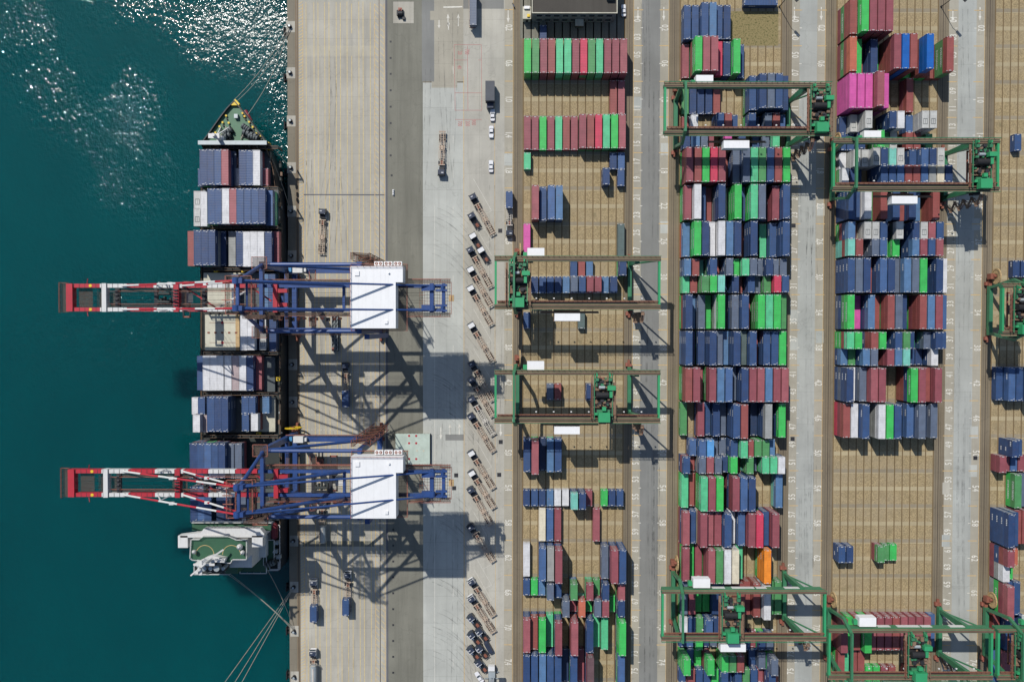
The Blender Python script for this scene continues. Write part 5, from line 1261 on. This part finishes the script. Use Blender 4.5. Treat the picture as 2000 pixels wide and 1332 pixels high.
p=P(957,178,4.2); bx=empty('box_truck',(p.x,p.y,.02),0,'tall dark grey box truck left of painted 10','truck'); mb=MB(); mb.box(-1.65,-3.6,.9,1.65,3.5,4.6); mb.build('cargo_box',[paint('box_dark_grey',(74,78,86),.6,.1)],bx); mb=MB(); mb.box(-1.2,-5.6,.6,1.2,-3.8,2.6); mb.build('cab',[M_CABD],bx); mb=MB(); mb.box(-1.,-5.64,1.6,1.,-5.6,2.4); mb.build('windscreen',[M_GLASS],bx); wheels(bx,(-1.1,1.1),(-4.8,1.6,2.6),.5,.4)
# hatch cover panel landed on the apron
p=P(806,877,1.6); hp=empty('landed_hatch_cover',(p.x,p.y,.02),0,'pale green hatch cover panel laid on the asphalt behind the lower crane','hatch cover')
mb=MB(); mb.box(-6.3,-5.6,.4,6.3,5.6,1.6,0); mb.box(6.3,-5.6,.2,6.5,5.6,1.2,1)
for q in range(10): mb.box(-6.2+q*1.3,-5.62,.3,-6.0+q*1.3,5.62,1.3,1)
mb.build('panel',[M_HATCHG,M_DARK],hp)
for s in(-1.3,1.3):
    for y in(4.9,2.2,-3.6): mb=MB(); mb.tube((s,y,1.6),(s,y,1.63),.42,12); mb.build('red_mark',[M_RED],hp)
for q in(-4,-1.6,1.6,4): mb=MB(); mb.box(q-.3,-.9,1.6,q+.3,-.3,1.64); mb.build('lashing_socket',[M_HATCH],hp)
# heap of gear on the pale pad at the top
p=P(782,25,1.); gp=empty('mooring_winch_unit',(p.x,p.y,.02),0,'small black and orange winch on the pale square pad','winch'); mb=MB()
mb.box(-1.1,-1.6,.0,1.1,1.1,.7,0); mb.tube((-.8,-.4,1.1),(.8,-.4,1.1),.8,14,0); mb.box(-1.3,-1.2,.6,-.9,.6,1.6,0); mb.box(.7,-2.4,0,1.6,-1.2,.8,0); mb.build('winch_body',[M_DARK],gp); mb=MB(); mb.box(-.7,.4,.7,.6,1.5,1.6); mb.tube((-.2,1.,1.6),(-.2,1.,1.9),.4,10); mb.build('winch_motor',[M_ORANGE],gp)
p=P(768,376,.6); us=empty('white_barrier',(p.x,p.y,.02),0,'small white barrier on the asphalt beside the crane rail','barrier'); mb=MB(); mb.box(-.35,-1.1,0,.35,1.1,.2); 
for q in range(3): mb.prism([(-.3,-.95+q*.7),(.3,-.95+q*.7),(.3,-.4+q*.7),(-.3,-.4+q*.7)],.2,.9,0,top=[(-.15,-.9+q*.7),(.15,-.9+q*.7),(.15,-.45+q*.7),(-.15,-.45+q*.7)])
mb.build('barrier_body',[M_WHITE],us)
# light mast truck with raised white boom at the bottom
p=P(960,1318,1.); ct=empty('mobile_crane_truck',(p.x,p.y,.02),0,'white truck with a long raised white boom at the bottom of the truck park','crane truck')
mb=MB(); mb.box(-1.2,-4.4,.8,1.2,2.0,1.3,0); mb.box(-1.,-2,1.3,1.,1,2.1,1); 
for s in(-1,1): mb.box(min(s*1.2,s*2.6),-1.5,.4,max(s*1.2,s*2.6),-1.2,.7,1); mb.box(min(s*1.2,s*2.6),.9,.4,max(s*1.2,s*2.6),1.2,.7,1)
mb.build('deck',[M_DARK,M_SILVER],ct); mb=MB(); mb.beam((.2,-3.6,2.6),(.5,3.4,9.5),.9,.9,0,.6,.6); mb.build('boom',[M_CWHITE],ct); mb=MB(); mb.box(-.9,3.,8.9,1.5,5.,9.9); mb.build('basket',[M_SILVER],ct); mb=MB(); mb.box(-1.2,2.1,.8,1.2,4.,2.8); mb.build('cab',[M_CABW],ct); wheels(ct,(-1.,1.),(3.,-2.6,-3.8),.5,.4)
# ------------------------------------------------------------------ buildings at the top of block one
a=P(1040,-30,8.6); b=P(1204.5,26,8.6)
bd=empty('port_office',((a.x+b.x)/2,b.y,0),0,'dark flat roofed two storey port office at the top edge','building')
W2=(b.x-a.x)/2; D=a.y-b.y+14
mb=MB(); mb.box(-W2,0,0,W2,D,8.3,0); mb.build('wall',[paint('office_wall',(128,134,136),.7,.3)],bd)
rf=MB(); rf.box(-W2-.25,-.25,8.3,W2+.25,D,8.6,0); rfo=rf.build('roof',[concrete('dark_roof',(84,80,74),0,.4,.7)],bd)
mb=MB(); mb.box(-W2-.25,-.25,8.6,W2+.25,.05,8.95); mb.box(-W2-.25,.05,8.6,-W2+.05,D,8.95); mb.box(W2-.05,.05,8.6,W2+.25,D,8.95); mb.build('parapet',[M_HATCH],rfo)
for r_ in range(2):
    for q in range(9):
        x=-W2+1.6+q*(2*W2-3)/8.6; mb=MB(); mb.box(x,-.06,1.2+r_*3.9,x+1.9,.0-.002,2.8+r_*3.9); w_=mb.build('window',[M_GLASS],bd)
        mb=MB(); mb.box(x-.1,-.1,1.02+r_*3.9,x+2.,-.003,1.19+r_*3.9); mb.build('window_sill',[M_HATCH],w_)
mb=MB(); mb.box(1,-2.2,0,3.4,-.07,3.,0); mb.box(.7,-2.5,3.,3.7,-.06,3.15,1); mb.build('entrance_porch',[M_HATCHD,M_HATCH],bd)
mb=MB(); mb.box(W2-3.6,4.2,8.6,W2-.9,7.6,9.9,0)
for k in range(4): mb.box(W2-3.4,4.3+k*.8,9.9,W2-1.1,4.5+k*.8,10.,1)
mb.build('roof_unit',[M_HATCHD,M_DARK],rfo); mb=MB(); mb.tube((W2-5.4,7,8.6),(W2-5.4,7,10.2),1.,14,0); mb.build('roof_tank',[M_SILVER],rfo)
mb=MB(); mb.tube((-W2+6,6.4,8.6),(-W2+6,6.4,9.6),.35,10); mb.build('roof_vent',[M_WHITE],rfo)
p=P(1029,26,3.4); an=empty('utility_hut',(p.x,p.y,0),0,'small pale utility hut left of the port office','hut'); mb=MB(); mb.box(-1.35,-2.,0,1.35,2.1,3.3,0); mb.build('wall',[M_HATCH],an); mb=MB(); mb.box(-1.5,-2.15,3.3,1.5,2.25,3.5); mb.build('roof',[M_HATCH],an); mb=MB(); mb.box(-1.,1.2,3.5,1.,2.2,4.2); mb.build('roof_box',[M_WHITE],an); mb=MB(); mb.box(.1,-1.6,3.5,1.1,-.6,4.); mb.build('cream_cabinet',[M_YELLOW],an); mb=MB(); mb.box(-.4,-2.04,0,.5,-2.001,2.1); mb.build('door',[M_DARK],an)
for u,v,lb in((1522,14,'dark lamp post at the top right corner of the second block'),(1838,14,'dark lamp post at the top right corner of the third block')):
    p=P(u,v); lp=empty('lamp_post',(p.x,p.y,0),0,lb,'lamp post'); mb=MB(); mb.tube((0,0,0),(0,0,11),.16,8,0,.1); mb.tube((0,0,0),(0,0,.5),.35,10,0); mb.build('post',[M_DARK],lp); mb=MB(); mb.beam((0,0,10.9),(1.6,-1.2,11.2),.15,.15); mb.build('arm',[M_DARK],lp); mb=MB(); mb.beam((1.2,-.9,11.2),(2.7,-2.6,11.3),1.0,.3); mb.build('lamp_head',[M_DARK],lp)
p=P(1003,11,.8); mo_=empty('motor_scooter',(p.x,p.y,.02),.4,'parked scooter at the top of the first gantry rail','scooter'); mb=MB(); mb.box(-.2,-.7,.4,.2,.5,.8,0); mb.beam((0,.5,.4),(0,.75,1.1),.15,.15,0); mb.beam((-.35,.7,1.1),(.35,.7,1.1),.08,.08,0); mb.build('body',[M_CABD],mo_)
for y in(-.7,.8): mb=MB(); mb.tube((-.06,y,.28),(.06,y,.28),.28,12); mb.build('wheel',[M_BLACK],mo_)
# ------------------------------------------------------------------ keep the three hundred largest-showing long containers as objects
bpy.context.view_layer.update(); dg=bpy.context.evaluated_depsgraph_get()
def demote(prefix,keep):
    sco=[]
    for o in [o for o in sc.objects if o.name.split('.')[0]==prefix]:
        L=L40 if prefix=='long_container' else L20
        hit=0; c=Vector((0,0,CAMH))
        for i in range(3):
            for j in range(7):
                p=o.matrix_world @ Vector((-.9+.9*i,-L*.45+L*.9*j/6,TH-.05)); d=p-c
                r=sc.ray_cast(dg,c,d.normalized(),distance=d.length+2)
                x=(CM.transposed()@d); u=1000-FPX*x.x/x.z; v=666+FPX*x.y/x.z
                if r[0] and r[4].name==o.name and 0<u<2000 and 0<v<1332: hit+=1
        sco.append((hit,o.name))
    sco.sort(reverse=True)
    for h,nm in sco[keep:]:
        o=sc.objects[nm]
        if abs(o.rotation_euler.z)<.1: 
            c_=[k for k in CMAT if CMAT[k]==o.data.materials[0]][0]
            add_low(o.location.x,o.location.y,o.location.z,c_,prefix=='long_container'); bpy.data.objects.remove(o)
    print(prefix,len(sco),'last kept',sco[min(keep,len(sco))-1][0])
demote('long_container',300)
lo=lowmb.build('lower_containers',[CMAT[k] for k in LOWKEYS]+[M_CAST,M_LET]); lo['kind']='stuff'
